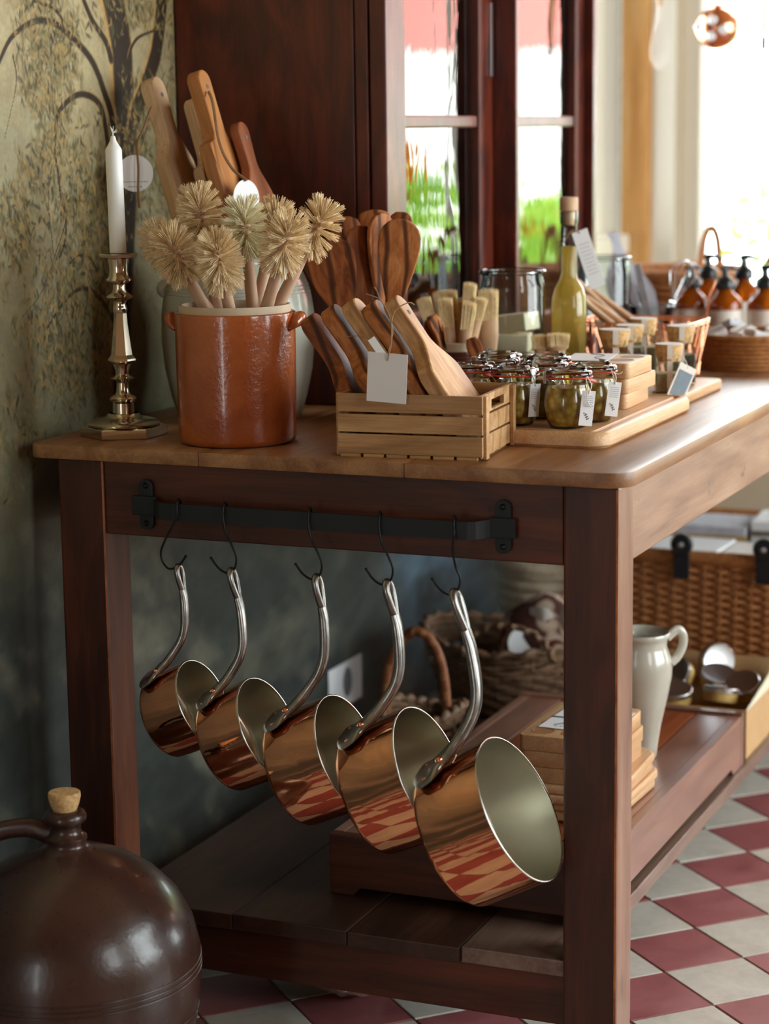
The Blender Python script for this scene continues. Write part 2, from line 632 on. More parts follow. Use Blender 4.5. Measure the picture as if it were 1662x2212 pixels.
M_cane = weave_mat('honey_wicker', S(196, 134, 78), S(150, 90, 46))
M_darkcane = weave_mat('dark_willow', S(132, 100, 74), S(84, 60, 42))
M_rattan = weave_mat('rattan', S(184, 122, 62), S(136, 80, 36))
M_bentcane = weave_mat('bent_cane', S(160, 98, 60), S(116, 66, 38), 40)
M_lace = weave_mat('cream_lace', S(240, 226, 200), S(196, 178, 150), 200)

# ------------------------------------------------------------------ floor
A_, B_ = 0.09672, -0.09176
TX, TY = -0.14215, 0.48117
M_grout = plain('grout', S(122, 114, 106), 0.9)


def tile_mat(name, base, dark, rough=(0.22, 0.45)):
    m = Mat(name)
    v = m.coords('Object', (1, 1, 1), rnd=True)
    f = m.noise(v, 14, 5, 0.6, 0.4)
    f2 = m.noise(v, 90, 4, 0.7)
    c = m.ramp(f, [(0.3, dark), (0.6, base)])
    c = m.mix(0.25, c, m.ramp(f2, [(0.3, (0.6, 0.6, 0.6, 1)), (0.55, (1, 1, 1, 1))]), 'MULTIPLY')
    m.color(c)
    m.rough(f, rough[0], rough[1])
    m.bump(f2, 0.12, 0.0006)
    return m.m


M_tile_red = tile_mat('red_tile', S(164, 98, 100), S(146, 82, 84))
M_tile_cream = tile_mat('cream_tile', S(212, 206, 194), S(192, 186, 174))

floor = struct('floor', bx(XL-0.1, XR+0.1, YF-0.1, YB+0.1, -0.05, -0.004), M_grout)


def tile_mesh(name, m):
    bm = BM()
    s = 0.1308
    rot = Matrix.Rotation(math.atan2(B_, A_), 3, 'Z')
    box(bm, (0, 0, -0.004), (s, s, 0.008), 0.0012, 1, rot)
    bm.faces.ensure_lookup_table()
    me = bpy.data.meshes.new(name)
    bm.to_mesh(me)
    bm.free()
    me.materials.append(m)
    return me


me_tr, me_tc = tile_mesh('red_tile', M_tile_red), tile_mesh('cream_tile', M_tile_cream)
cells = []
for i in range(-40, 41):
    for j in range(-40, 41):
        x = A_*(i+.5)-B_*(j+.5)+TX
        y = A_*(j+.5)+B_*(i+.5)+TY
        if XL-0.06 < x < XR and YF < y < YB:
            # distance in front of the near right table corner decides which tiles are built singly
            seen = (x > -0.25 and y > 0.1 and x < 0.32*(y+0.2)+0.35 and y < 2.4) or (y < 0.5 and x < 0.05 and y > -0.25)
            cells.append((0 if seen else 1, math.hypot(x+0.05, (y-0.6)*0.7), x, y, (i+j) % 2))
cells.sort()
single = [c for c in cells if c[0] == 0][:290]
sset = {(c[2], c[3]) for c in single}
for (_, _, x, y, k) in single:
    o = obj('cream_tile' if k else 'red_tile', me_tc if k else me_tr, None, floor, (x, y, random.uniform(-0.0004, 0.0004)))
for k, nm, m in ((0, 'red_tile_field', M_tile_red), (1, 'cream_tile_field', M_tile_cream)):
    bm = BM()
    src = me_tc if k else me_tr
    vv = [tuple(v.co) for v in src.vertices]
    ff = [tuple(p.vertices) for p in src.polygons]
    V, F = [], []
    for (_, _, x, y, kk) in cells:
        if kk == k and (x, y) not in sset:
            b0 = len(V)
            V += [(a+x, b+y, c) for a, b, c in vv]
            F += [tuple(q+b0 for q in f) for f in ff]
    bm.free()
    me = bpy.data.meshes.new(nm)
    me.from_pydata(V, [], F)
    o = obj(nm, me, m, floor)
    o['kind'] = 'stuff'

# ------------------------------------------------------------------ left wall with the painted landscape
BR = [([(0.293, 1.432), (0.298, 1.406), (0.317, 1.341), (0.32, 1.274), (0.325, 1.207), (0.319, 1.119), (0.306, 1.03), (0.286, 0.894), (0.28, 0.7)], (0.056, 0.05)),
      ([(0.455, 1.441), (0.444, 1.413), (0.425, 1.344), (0.394, 1.295), (0.355, 1.247), (0.339, 1.207)], (0.034, 0.028)),
      ([(-0.031, 1.282), (-0.007, 1.313), (0.024, 1.344), (0.077, 1.366), (0.131, 1.367), (0.185, 1.346), (0.233, 1.316), (0.263, 1.274), (0.284, 1.234), (0.29, 1.187)], (0.006, 0.0165)),
      ([(0.08, 1.395), (0.126, 1.388), (0.15, 1.377), (0.155, 1.364)], (0.006, 0.006)),
      ([(0.121, 1.189), (0.129, 1.234), (0.147, 1.253), (0.185, 1.269), (0.223, 1.268), (0.252, 1.252), (0.265, 1.214), (0.272, 1.167)], (0.007, 0.013)),
      ([(0.121, 1.189), (0.127, 1.164), (0.132, 1.131), (0.144, 1.099), (0.139, 1.066), (0.123, 1.044)], (0.006, 0.0035)),
      ([(0.121, 1.189), (0.107, 1.158), (0.1, 1.12), (0.107, 1.052)], (0.0047, 0.003)),
      ([(0.214, 1.402), (0.237, 1.374), (0.272, 1.346), (0.286, 1.32)], (0.0094, 0.013)),
      ([(0.42, 1.368), (0.37, 1.356), (0.348, 1.342), (0.337, 1.325)], (0.0047, 0.0071)),
      ([(0.231, 0.987), (0.227, 1.012), (0.207, 1.037), (0.179, 1.043), (0.15, 1.034)], (0.0071, 0.0047)),
      ([(0.271, 0.939), (0.23, 0.978), (0.192, 0.995), (0.159, 0.993), (0.12, 0.974), (0.086, 0.949)], (0.0106, 0.0047)),
      ([(0.132, 1.142), (0.145, 1.1), (0.115, 1.053), (0.074, 1.0), (0.021, 0.968)], (0.0035, 0.0025)),
      ([(-0.004, 1.21), (0.03, 1.283), (0.025, 1.32)], (0.0025, 0.0035)),
      ([(0.358, 1.186), (0.397, 1.241), (0.422, 1.289)], (0.0059, 0.0035))]


def vnoise(Y, Z, f, seed):
    r = np.random.default_rng(seed)
    g = r.random((64, 64))
    y, z = Y*f+100, Z*f+100
    iy, iz = np.floor(y).astype(int), np.floor(z).astype(int)
    ty, tz = y-iy, z-iz
    ty, tz = ty*ty*(3-2*ty), tz*tz*(3-2*tz)
    G = lambda a, b: g[a % 64, b % 64]
    return (G(iy, iz)*(1-ty)+G(iy+1, iz)*ty)*(1-tz)+(G(iy, iz+1)*(1-ty)+G(iy+1, iz+1)*ty)*tz


def fbm(Y, Z, f, seed, o=4):
    s, a, t = 0, 1.0, 0
    for k in range(o):
        s = s+a*vnoise(Y, Z, f*2**k, seed+k)
        t += a
        a *= 0.55
    return s/t


ys = np.concatenate([np.linspace(YF, -0.14, 12), np.arange(-0.12, 0.53, 0.0019), np.arange(0.54, 1.75, 0.014), np.linspace(1.8, 2.80, 30), np.array([2.83, YB])])
zs = np.concatenate([np.arange(0.0, 0.70, 0.011), np.arange(0.705, 1.46, 0.0019), np.linspace(1.5, 2.40, 10), np.linspace(2.5, ZC, 4)])
Yg, Zg = np.meshgrid(ys, zs, indexing='ij')
lin = lambda r, g, b: np.array(S(r, g, b)[:3])
# sky wash: warm above, greenish in the middle, slate and blue below with table shade painted in
n1, n2, n3 = fbm(Yg, Zg, 5, 11), fbm(Yg, Zg*1.6, 16, 23), fbm(Yg, Zg, 60, 31, 3)
t = np.clip((Zg-0.75)/0.6, 0, 1)[..., None]
up = lin(172, 156, 118)*t+lin(132, 128, 102)*(1-t)
up = up*(0.8+0.45*n1[..., None])+np.clip(n2-0.5, 0, 1)[..., None]*lin(110, 140, 130)*0.5
lo = lin(62, 66, 62)*(0.45+0.9*n1[..., None])*(0.8+0.4*n2[..., None])
cl = np.clip((fbm(Yg+0.8*Zg, Zg, 9, 71)-0.50)*4, 0, 1)[..., None]
cl = cl*(0.45+0.55*np.clip((0.75-Yg)/0.5, 0, 1))[..., None]
lo = lo*(1-cl)+lin(118, 114, 98)*cl
blue = np.exp(-(((Yg-1.58+0.5*(Zg-0.25))/0.16)**2+((Zg-0.28)/0.22)**2))[..., None]
lo = lo*(1-blue)+(lin(116, 156, 184)*(0.7+0.7*n2[..., None]))*blue
streak = fbm(Yg*2+Zg*3, Zg*9-Yg*2, 6, 201)[..., None]
lo = lo*(0.55+0.9*streak)
dark = np.clip((fbm(Yg, Zg*2.2, 7, 91)-0.55)*5, 0, 1)[..., None]*(Zg < 0.62)[..., None]
lo = lo*(1-0.6*dark)+lin(52, 56, 58)*0.6*dark
k = np.clip((Zg-0.55)/0.25, 0, 1)[..., None]
C = lo*(1-k)+up*k
far = np.clip((Yg-1.3)/0.3, 0, 1)[..., None]*(Zg > 0.7)[..., None]  # wall end by the back window: its bright daylight painted in as near-white
C = C*(1-far)+lin(238, 242, 230)*far
iy0, iy1 = np.searchsorted(ys, -0.12), np.searchsorted(ys, 0.53)
iz0, iz1 = np.searchsorted(zs, 0.705), np.searchsorted(zs, 1.459)
H = 0.0019
hill = np.clip((fbm(Yg, Zg*3, 9, 55)-0.45)*3, 0, 1)[..., None]*np.clip((0.98-Zg)/0.1, 0, 1)[..., None]*k
C = C*(1-0.5*hill)+lin(96, 84, 58)*0.5*hill


def dab(cy, cz, ly, lz, ang, col, al):
    """one elongated brush dab"""
    R = max(ly, lz)*1.3
    a0, a1 = np.searchsorted(ys, cy-R), np.searchsorted(ys, cy+R)
    b0, b1 = np.searchsorted(zs, cz-R), np.searchsorted(zs, cz+R)
    if a1 <= a0 or b1 <= b0:
        return
    dy, dz = Yg[a0:a1, b0:b1]-cy, Zg[a0:a1, b0:b1]-cz
    c, s = math.cos(ang), math.sin(ang)
    q = ((dy*c+dz*s)/ly)**2+((-dy*s+dz*c)/lz)**2
    w = (np.clip(1.25-q, 0, 1)*al)[..., None]
    C[a0:a1, b0:b1] = C[a0:a1, b0:b1]*(1-w)+col*w


def branch(pts, w, col, hi):
    P = catmull([(a, b, 0) for a, b in pts], 26)
    W = lerpl(list(w), len(P))
    for p, ww in zip(P, W):
        dab(p.x-ww*0.16, p.y+ww*0.12, ww*0.62, ww*0.55, 0.3, hi, 0.22)
    for p, ww in zip(P, W):
        dab(p.x+random.uniform(-1, 1)*ww*0.05, p.y, ww*0.5, ww*0.5, 0, col, 0.8)


dens = lambda y, z: fbm(np.array([y]), np.array([z]), 9, 140, 3)[0]
ochre, olive, deep, brown = lin(196, 160, 98), lin(104, 96, 62), lin(64, 60, 42), lin(58, 47, 36)
# distant foliage first, trunk and limbs, then leaf dabs over them
cl_ = [(0.02, 1.30), (0.03, 1.16), (0.10, 1.31), (0.05, 1.03), (0.16, 1.14), (0.13, 1.05), (0.20, 1.18), (0.30, 1.30), (0.37, 1.38), (0.40, 1.25),
       (0.23, 1.06), (0.02, 0.93), (0.08, 0.90), (0.16, 0.95), (0.21, 0.92), (0.44, 1.33), (0.26, 1.38), (0.00, 0.82), (0.12, 1.21), (0.36, 1.14), (0.03, 1.40), (0.20, 1.40)]


def leaves(n, seed, cols, size, al=(0.35, 0.8)):
    r = random.Random(seed)
    for _ in range(n):
        cy, cz = r.choice(cl_)
        y, z = cy+r.gauss(0, 0.062), cz+r.gauss(0, 0.070)
        if dens(y, z) < r.uniform(0.28, 0.60) or not (-0.1 < y < 0.52 and 0.72 < z < 1.45):
            continue
        a = r.gauss(-1.35, 0.7)
        s = r.uniform(0.6, 1.3)*size
        dab(y, z, s*1.9, s*0.6, a, r.choice(cols)*r.uniform(0.8, 1.15), r.uniform(*al))


leaves(4200, 3, [olive, olive*1.2, lin(128, 118, 80), lin(150, 132, 86)], 0.0070, (0.2, 0.55))
for pts, w in BR:
    branch(pts, w, brown, lin(190, 150, 90))
leaves(5200, 4, [olive, deep, deep, lin(110, 98, 64)], 0.0042, (0.4, 0.85))
leaves(3600, 5, [ochre*0.8, ochre*0.65, lin(168, 140, 88)], 0.0034, (0.4, 0.85))
C *= (0.86+0.28*n3[..., None])
C = np.clip(C, 0, 1)

ny, nz = len(ys), len(zs)
V = np.stack([np.full(ny*nz, XL), Yg.ravel(), Zg.ravel()], 1)
idx = np.arange(ny*nz).reshape(ny, nz)
F = np.stack([idx[:-1, :-1], idx[1:, :-1], idx[1:, 1:], idx[:-1, 1:]], -1).reshape(-1, 4)
fy, fz = V[F][:, :, 1].mean(1), V[F][:, :, 2].mean(1)
F = F[~((fy > WIN_L[0]) & (fy < WIN_L[1]) & (fz > WIN_L[2]) & (fz < WIN_L[3]))]
me = bpy.data.meshes.new('wall_left')
me.vertices.add(len(V))
me.vertices.foreach_set('co', V.ravel())
me.loops.add(F.size)
me.loops.foreach_set('vertex_index', F.ravel().astype(np.int32))
me.polygons.add(len(F))
me.polygons.foreach_set('loop_start', np.arange(0, F.size, 4, dtype=np.int32))
me.polygons.foreach_set('loop_total', np.full(len(F), 4, dtype=np.int32))
me.update(calc_edges=True)
ca = me.color_attributes.new('mural', 'FLOAT_COLOR', 'POINT')
ca.data.foreach_set('color', np.concatenate([C.reshape(-1, 3), np.ones((ny*nz, 1))], 1).ravel().astype(np.float32))
mm = Mat('painted_mural')
at = mm.n('ShaderNodeAttribute', attribute_name='mural')
v = mm.coords('Object', (1, 1, 1), rnd=False)
fine = mm.noise(v, 170, 3, 0.6)
mm.color(mm.mix(0.5, at.outputs['Color'], mm.ramp(fine, [(0.3, (0.72, 0.7, 0.66, 1)), (0.65, (1, 1, 1, 1))]), 'MULTIPLY'))
mm.set(Roughness=0.5, Specular_IOR_Level=0.35)
mm.bump(fine, 0.12, 0.001)
wl = obj('wall_left', me, mm.m)
wl['kind'] = 'structure'
bb = BM()
for (y0, y1, z0, z1) in ((YF, WIN_L[0], -0.02, ZC), (WIN_L[1], YB, -0.02, ZC), (WIN_L[0], WIN_L[1], -0.02, WIN_L[2]), (WIN_L[0], WIN_L[1], WIN_L[3], ZC)):
    box(bb, (XL-0.072, (y0+y1)/2, (z0+z1)/2), (0.136, y1-y0, z1-z0))
backing = struct('backing', bb, plain('plaster', S(232, 230, 220), 0.9), wl)

# ------------------------------------------------------------------ other walls, ceiling, windows
M_wall = plain('warm_plaster', S(206, 190, 164), 0.85, var=0.05, vscale=6)
M_wallr = plain('ochre_plaster', S(222, 186, 146), 0.85, var=0.06, vscale=6)


def wall_with_hole(name, axis, pos, thick, span, holes, m):
    """axis 'y': wall in the xz plane at y=pos..pos+thick; axis 'x': in the yz plane"""
    cuts = sorted({span[0], span[1]} | {h[0] for h in holes} | {h[1] for h in holes})
    bm = BM()
    for a, b in zip(cuts[:-1], cuts[1:]):
        hh = [h for h in holes if h[0] <= a+1e-6 and h[1] >= b-1e-6]
        zz = [(-0.02, hh[0][2]), (hh[0][3], ZC)] if hh else [(-0.02, ZC)]
        for z0, z1 in zz:
            if axis == 'y':
                box(bm, ((a+b)/2, pos+thick/2, (z0+z1)/2), (b-a, abs(thick), z1-z0))
            else:
                box(bm, (pos+thick/2, (a+b)/2, (z0+z1)/2), (abs(thick), b-a, z1-z0))
    bmesh.ops.remove_doubles(bm, verts=bm.verts[:], dist=1e-5)
    return struct(name, bm, m)


wall_with_hole('wall_back', 'y', YB, 0.18, (XL-0.14, XR+0.18), [WIN_B, WIN_B2], M_wall)
wall_with_hole('wall_right', 'x', XR, 0.18, (YF, YB), [WIN_R2, WIN_R1], M_wallr)
wall_with_hole('wall_front', 'y', YF, -0.18, (XL-0.14, XR+0.18), [WIN_F], M_wallr)
struct('ceiling', bx(XL-0.14, XR+0.18, YF-0.18, YB+0.18, ZC, ZC+0.1), plain('ceiling_boards', S(150, 112, 76), 0.8, var=0.1, vscale=4))


def window(name, axis, pos, sgn, a0, a1, z0, z1, m, cols, rows):
    """frame, mullions and one pane per light, set in the opening"""
    root = bpy.data.objects.new(name, None)
    COL.objects.link(root)
    root['kind'] = 'structure'
    root['label'] = ''
    del root['label']

    def part(nm, u0, u1, w0, w1, d0, d1, mat):
        d0, d1 = pos+sgn*d0, pos+sgn*d1
        bm = bx(u0, u1, min(d0, d1), max(d0, d1), w0, w1, 0.004, 1) if axis == 'y' else bx(min(d0, d1), max(d0, d1), u0, u1, w0, w1, 0.004, 1)
        return obj(nm, bm, mat, root)
    fw = 0.05
    part('jamb', a0, a0+fw, z0, z1, 0.04, 0.13, m)
    part('jamb', a1-fw, a1, z0, z1, 0.04, 0.13, m)
    part('head', a0, a1, z1-fw, z1, 0.04, 0.13, m)
    part('sill', a0, a1, z0, z0+fw, -0.03, 0.14, m)
    for k in range(1, cols):
        u = a0+(a1-a0)*k/cols
        part('mullion', u-0.022, u+0.022, z0+fw, z1-fw, 0.05, 0.11, m)
    for k in range(1, rows):
        w = z0+(z1-z0)*k/rows
        part('glazing_bar', a0+fw, a1-fw, w-0.014, w+0.014, 0.06, 0.10, m)
    for i in range(cols):
        for j in range(rows):
            u0, u1 = a0+(a1-a0)*i/cols+0.02, a0+(a1-a0)*(i+1)/cols-0.02
            w0, w1 = z0+(z1-z0)*j/rows+0.012, z0+(z1-z0)*(j+1)/rows-0.012
            part('pane', u0, u1, w0, w1, 0.078, 0.082, M_pane)
    return root


M_whitefr = plain('cream_paint', S(236, 228, 210), 0.5)
window('window_1', 'y', YB, 1, *WIN_B, M_whitefr, 2, 1)
window('window_2', 'x', XR, 1, *WIN_R1, M_whitefr, 2, 2)
window('window_3', 'x', XR, 1, *WIN_R2, M_whitefr, 2, 2)
window('door_1', 'y', YF, -1, *WIN_F, M_whitefr, 1, 2)
window('door_2', 'y', YB, 1, *WIN_B2, M_whitefr, 1, 2)
window('window_4', 'x', XL, -1, *WIN_L, M_whitefr, 1, 2)
# golden pine casing beside the back window
tr = struct('trim_1', bx(-0.858, -0.786, YB-0.03, YB-0.001, 0.0, ZC, 0.004), M_pine)
tr = struct('trim_2', bx(-0.785, -0.724, YB-0.018, YB-0.001, 0.0, ZC, 0.004), M_whitefr)

# ------------------------------------------------------------------ the work table
ZT = 0.80
table = thing('work_table', 'old stained pine work table with worn top and lower shelf', 'table', (0, 0, 0))
LEN = 2.15
# top boards run away from the camera; ragged joints between them
top_edges = [-0.834, -0.60, -0.30, -0.02, 0.0175]


def top_board(x0, x1, corner=None):
    pts = [(x0, -0.022), (x1, -0.022), (x1, LEN), (x0, LEN)]
    if corner == 'r':
        r = 0.035
        pts = [(x0, -0.022)]+[(x1-r+r*math.sin(a), -0.022+r-r*math.cos(a)) for a in np.linspace(0, PI/2, 8)]+[(x1, LEN), (x0, LEN)]
    if corner == 'l':
        r = 0.02
        pts = [(x0+r-r*math.cos(a), -0.022+r-r*math.sin(a)) for a in np.linspace(0, PI/2, 6)]+[(x1, -0.022), (x1, LEN), (x0, LEN)]
    return xform(prism(pts, 0.0195, 0.003, plane='XY'), Matrix.Translation((0, 0, ZT-0.00975)))


for x0, x1, c in ((-0.834, -0.5705, 'l'), (-0.5695, -0.2765, None), (-0.2755, 0.0175, 'r')):
    obj('top_board', top_board(x0, x1, c), M_top, table, smooth=40)


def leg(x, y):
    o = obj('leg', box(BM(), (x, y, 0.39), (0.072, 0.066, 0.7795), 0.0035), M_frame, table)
    o.data.materials.append(M_bleach_lit if x > -0.4 else M_half)
    o.data.materials.append(M_worn)        # window side of each leg: wear plus window light painted into the colour
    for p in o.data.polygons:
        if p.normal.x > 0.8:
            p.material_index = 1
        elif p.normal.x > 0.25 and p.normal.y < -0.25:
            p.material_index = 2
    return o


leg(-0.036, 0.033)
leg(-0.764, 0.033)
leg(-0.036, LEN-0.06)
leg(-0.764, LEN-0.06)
ZA = 0.677
obj('apron', bx(-0.7275, -0.0725, 0.0015, 0.026, ZA, 0.7795, 0.002), M_frame_x, table)
obj('apron', bx(-0.7275, -0.0725, LEN-0.09, LEN-0.066, ZA, 0.7795, 0.002), M_frame_x, table)
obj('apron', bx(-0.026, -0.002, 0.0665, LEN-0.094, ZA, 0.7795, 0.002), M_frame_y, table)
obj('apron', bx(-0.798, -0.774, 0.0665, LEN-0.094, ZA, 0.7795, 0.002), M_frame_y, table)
ZS = 0.158
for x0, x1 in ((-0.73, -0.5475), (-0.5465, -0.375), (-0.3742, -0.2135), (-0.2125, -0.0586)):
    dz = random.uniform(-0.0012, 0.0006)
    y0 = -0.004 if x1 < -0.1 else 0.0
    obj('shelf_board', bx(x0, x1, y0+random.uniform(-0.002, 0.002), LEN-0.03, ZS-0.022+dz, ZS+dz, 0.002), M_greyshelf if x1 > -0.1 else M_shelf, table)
obj('stretcher', bx(-0.7275, -0.0725, 0.014, 0.04, 0.0635, ZS-0.0235, 0.002), M_frame_x, table)
obj('stretcher', bx(-0.7275, -0.0725, LEN-0.09, LEN-0.066, 0.0635, ZS-0.0235, 0.002), M_frame_x, table)

# ------------------------------------------------------------------ iron rail, hooks and copper pans
rail = thing('hanging_rail', 'black iron flat rail screwed to the front of the work table', 'rail', (-0.405, -0.0024, 0.72))
bar = []
prof = [(-0.262, 0.0), (-0.245, -0.0035), (-0.236, -0.010), (-0.228, -0.024), (-0.219, -0.030), (-0.20, -0.031), (0.20, -0.031), (0.219, -0.030), (0.228, -0.024), (0.236, -0.010), (0.245, -0.0035), (0.262, 0.0)]
bm = BM()
rows = []
for (x, y) in prof:
    tlt = 0.0
    rows.append([bm.verts.new((x, y+dy, z)) for (dy, z) in ((-0.0025, -0.0115), (0.0025, -0.0115), (0.0025, 0.0115), (-0.0025, 0.0115))])
for a, b in zip(rows[:-1], rows[1:]):
    for k in range(4):
        bm.faces.new((a[k], b[k], b[(k+1) % 4], a[(k+1) % 4]))
bm.faces.new(list(reversed(rows[0])))
bm.faces.new(rows[-1])
bmesh.ops.recalc_face_normals(bm, faces=bm.faces[:])
obj('bar', bm, M_black, rail)
for sx in (-1, 1):
    pl = prism([(p[0]*1.0, p[1]) for p in rrect(0.021, 0.068, 0.0095, 6)], 0.004, 0.001)
    br = obj('bracket', pl, M_black, rail, (sx*0.2555, -0.0012, 0.0025))
    obj('strap', box(BM(), (0, -0.0052, -0.001), (0.036, 0.006, 0.026), 0.0015), M_black, br)
    for sz in (-1, 1):
        s = obj('screw', lathe([(0.0, 0.0035), (0.0024, 0.0032), (0.0038, 0.0015), (0.004, 0)][::-1], 16, close_bottom=True), M_blackwire, br, (0, -0.002, sz*0.0255), (PI/2, 0, 0), 40)


def hook(x, mirror, label, yb=-0.045):
    s = -1 if mirror else 1
    pts = [(-0.006, -0.0175, 0.7215), (-0.005, -0.0180, 0.7305), (-0.003, -0.0260, 0.7365), (0.0, -0.0350, 0.7365), (0.001, -0.0405, 0.7290), (0.002, -0.0425, 0.716),
           (s*0.006, yb*0.5-0.0215, 0.700), (s*0.016, yb, 0.682), (s*0.0215, yb, 0.668), (s*0.0195, yb, 0.655), (s*0.0115, yb, 0.6462), (s*0.0015, yb, 0.6475),
           (s*-0.0075, yb, 0.654), (s*-0.0155, yb, 0.6645)]
    t = thing('s_hook', label, 'hook', (x, 0, 0.0), group='black wire hooks on the iron rail')
    obj('wire', tube(pts, 0.0015, 8, smooth_n=6), M_blackwire, t, smooth=60)
    b = BM()
    blob(b, pts[-1], (0.0023,)*3, 1)
    obj('end_ball', b, M_blackwire, t, smooth=60)
    return t


PANS = [  # rim centre x, z, radius, tilt, depth, handle top x
    (-0.5605, 0.4680, 0.0593, 0.431, 0.0660, -0.5932),
    (-0.4647, 0.4437, 0.0684, 0.450, 0.0727, -0.5149),
    (-0.3496, 0.4217, 0.0774, 0.424, 0.0860, -0.3920),
    (-0.2352, 0.4079, 0.0863, 0.439, 0.0910, -0.2930),
    (-0.1040, 0.3802, 0.0962, 0.498, 0.0985, -0.1915)]
HP = [(-0.090, 0.0985, 0.008), (-0.080, 0.1000, 0.020), (-0.066, 0.1015, 0.0205), (-0.050, 0.1045, 0.0125), (-0.028, 0.110, 0.0088), (-0.009, 0.119, 0.0078),
      (0.010, 0.134, 0.0078), (0.021, 0.152, 0.008), (0.030, 0.178, 0.0085), (0.037, 0.205, 0.0088), (0.041, 0.224, 0.009)]
PLAB = ['smallest of the five copper saucepans, hanging nearest the mural wall', 'second smallest copper saucepan, hanging next to the smallest one',
        'middle one of the five copper saucepans on the rail', 'second largest copper saucepan, hanging beside the largest one', 'largest copper saucepan, hanging nearest the right table leg']
HLAB = ['black wire hook holding the smallest copper saucepan, its tip turned right', 'black wire hook holding the second smallest copper saucepan', 'black wire hook holding the middle copper saucepan',
        'black wire hook holding the second largest copper saucepan', 'black wire hook holding the largest copper saucepan']
for k, (xc, zc, R, t, L, xt) in enumerate(PANS):
    nx, nz, ux, uz = math.cos(t), math.sin(t), -math.sin(t), math.cos(t)
    nT = (xt-xc)*nx+(0.6540-zc)*nz
    uT = (xt-xc)*ux+(0.6540-zc)*uz
    y0 = -0.073 if k == 4 else -0.046
    root = thing('copper_saucepan', PLAB[k], 'saucepan', (xc, y0, zc), (0, PI/2-t, 0), 'copper saucepans hanging on the rail')
    rc = 0.008
    outer = [(0, -L), (R-rc-0.002, -L)]+[(R-0.002-rc+rc*math.sin(a), -L+rc-rc*math.cos(a)) for a in np.linspace(0.2, PI/2, 6)]+[(R-0.001, -L*0.5), (R, -0.0004)]
    obj('body', lathe(outer, 96, close_bottom=False), M_copper, root, smooth=50)
    Ri = R-0.0022
    inner = [(Ri+0.0004, -0.0004), (Ri, -L*0.5), (Ri-0.001, -L+0.012)]+[(Ri-0.001-0.008+0.008*math.cos(a), -L+0.0105-0.008*math.sin(a)) for a in np.linspace(0.2, PI/2, 5)]+[(0, -L+0.0025)]
    obj('lining', lathe(inner, 96, close_bottom=False), M_tin, root, smooth=50)
    obj('rim', tube([((R-0.0011)*math.cos(a), (R-0.0011)*math.sin(a), 0) for a in np.linspace(0, 2*PI, 96, endpoint=False)], 0.00135, 8, closed=True), M_rim, root, smooth=60)
    # handle in the pan's own frame: u along -x, n along z
    hs = R/0.0971
    um = lambda u: R+(u-0.0971)*(uT-R)/(0.276-0.0971)
    nm = lambda n: n*(L/0.0985) if n < 0 else n*(nT/0.049)
    wsc = (0.72+0.28*(k/4))*1.28
    PH = [0.44, 0.44, 0.42, 0.36, 0.27, 0.18, 0.10, 0.05, 0.02, 0.0, 0.0]     # the riveted foot sits a little towards the room
    pts = [Vector((-(um(u)+0.001)*math.cos(a), -(um(u)+0.001)*math.sin(a), nm(n))) for (n, u, w), a in zip(HP, PH)]
    hole_b = pts[-1]
    wd = [w*wsc for _, _, w in HP]
    fl = [0.35, 0.17, 0.20, 0.42, 0.72, 0.78, 0.75, 0.72, 0.68, 0.62, 0.5]
    # the widths follow the control points
    P2 = catmull(pts, 8)
    bm = tube(P2, lerpl(wd, len(P2)), 14, flat=lerpl(fl, len(P2)), up=[(-math.sin(a), math.cos(a), 0) for a in lerpl(PH, len(P2))])
    hd = obj('handle', bm, M_iron, root, smooth=60)
    T = Vector((-(uT-0.004), 0, nT))
    D = (T-hole_b)
    Ld = D.length
    D.normalize()
    lo = []
    for a in np.linspace(0, 2*PI, 30, endpoint=False):
        s = (1-math.cos(a))/2
        wv = 0.0080*wsc*math.sin(a)*(0.35+0.85*s)
        lo.append(hole_b-D*0.004+D*((Ld+0.004)*s)+Vector((0, wv, 0)))
    obj('hanging_loop', tube(lo, 0.0042*wsc, 10, closed=True, up=tuple(D.cross(Vector((0, 1, 0))))), M_iron, hd, smooth=60)
    for (ra, rn) in ((-0.135, -0.070), (0.135, -0.070), (0.0, -0.046)):
        uu = (R if ra else um(0.1055))+0.0048*wsc
        b = BM()
        blob(b, (0, 0, 0), (0.0036*wsc, 0.0044*wsc, 0.0044*wsc), 2, 0.06, k)
        obj('rivet', b, M_rivet, root, (-uu*math.cos(0.43-ra), -uu*math.sin(0.43-ra), nm(rn)), None, 60)
    hook(xt-(0.0115 if k else 0.002), k == 0, HLAB[k], y0)

# ------------------------------------------------------------------ candlestick and candle
cx, cy = -0.7457, 0.0902
cs = thing('candlestick', 'tall old silver candlestick with hexagonal foot beside the terracotta crock', 'candlestick', (cx, cy, ZT), (0, 0, 0.42))
px = 1/1545.0


def cz(py):
    return (939-py)*px


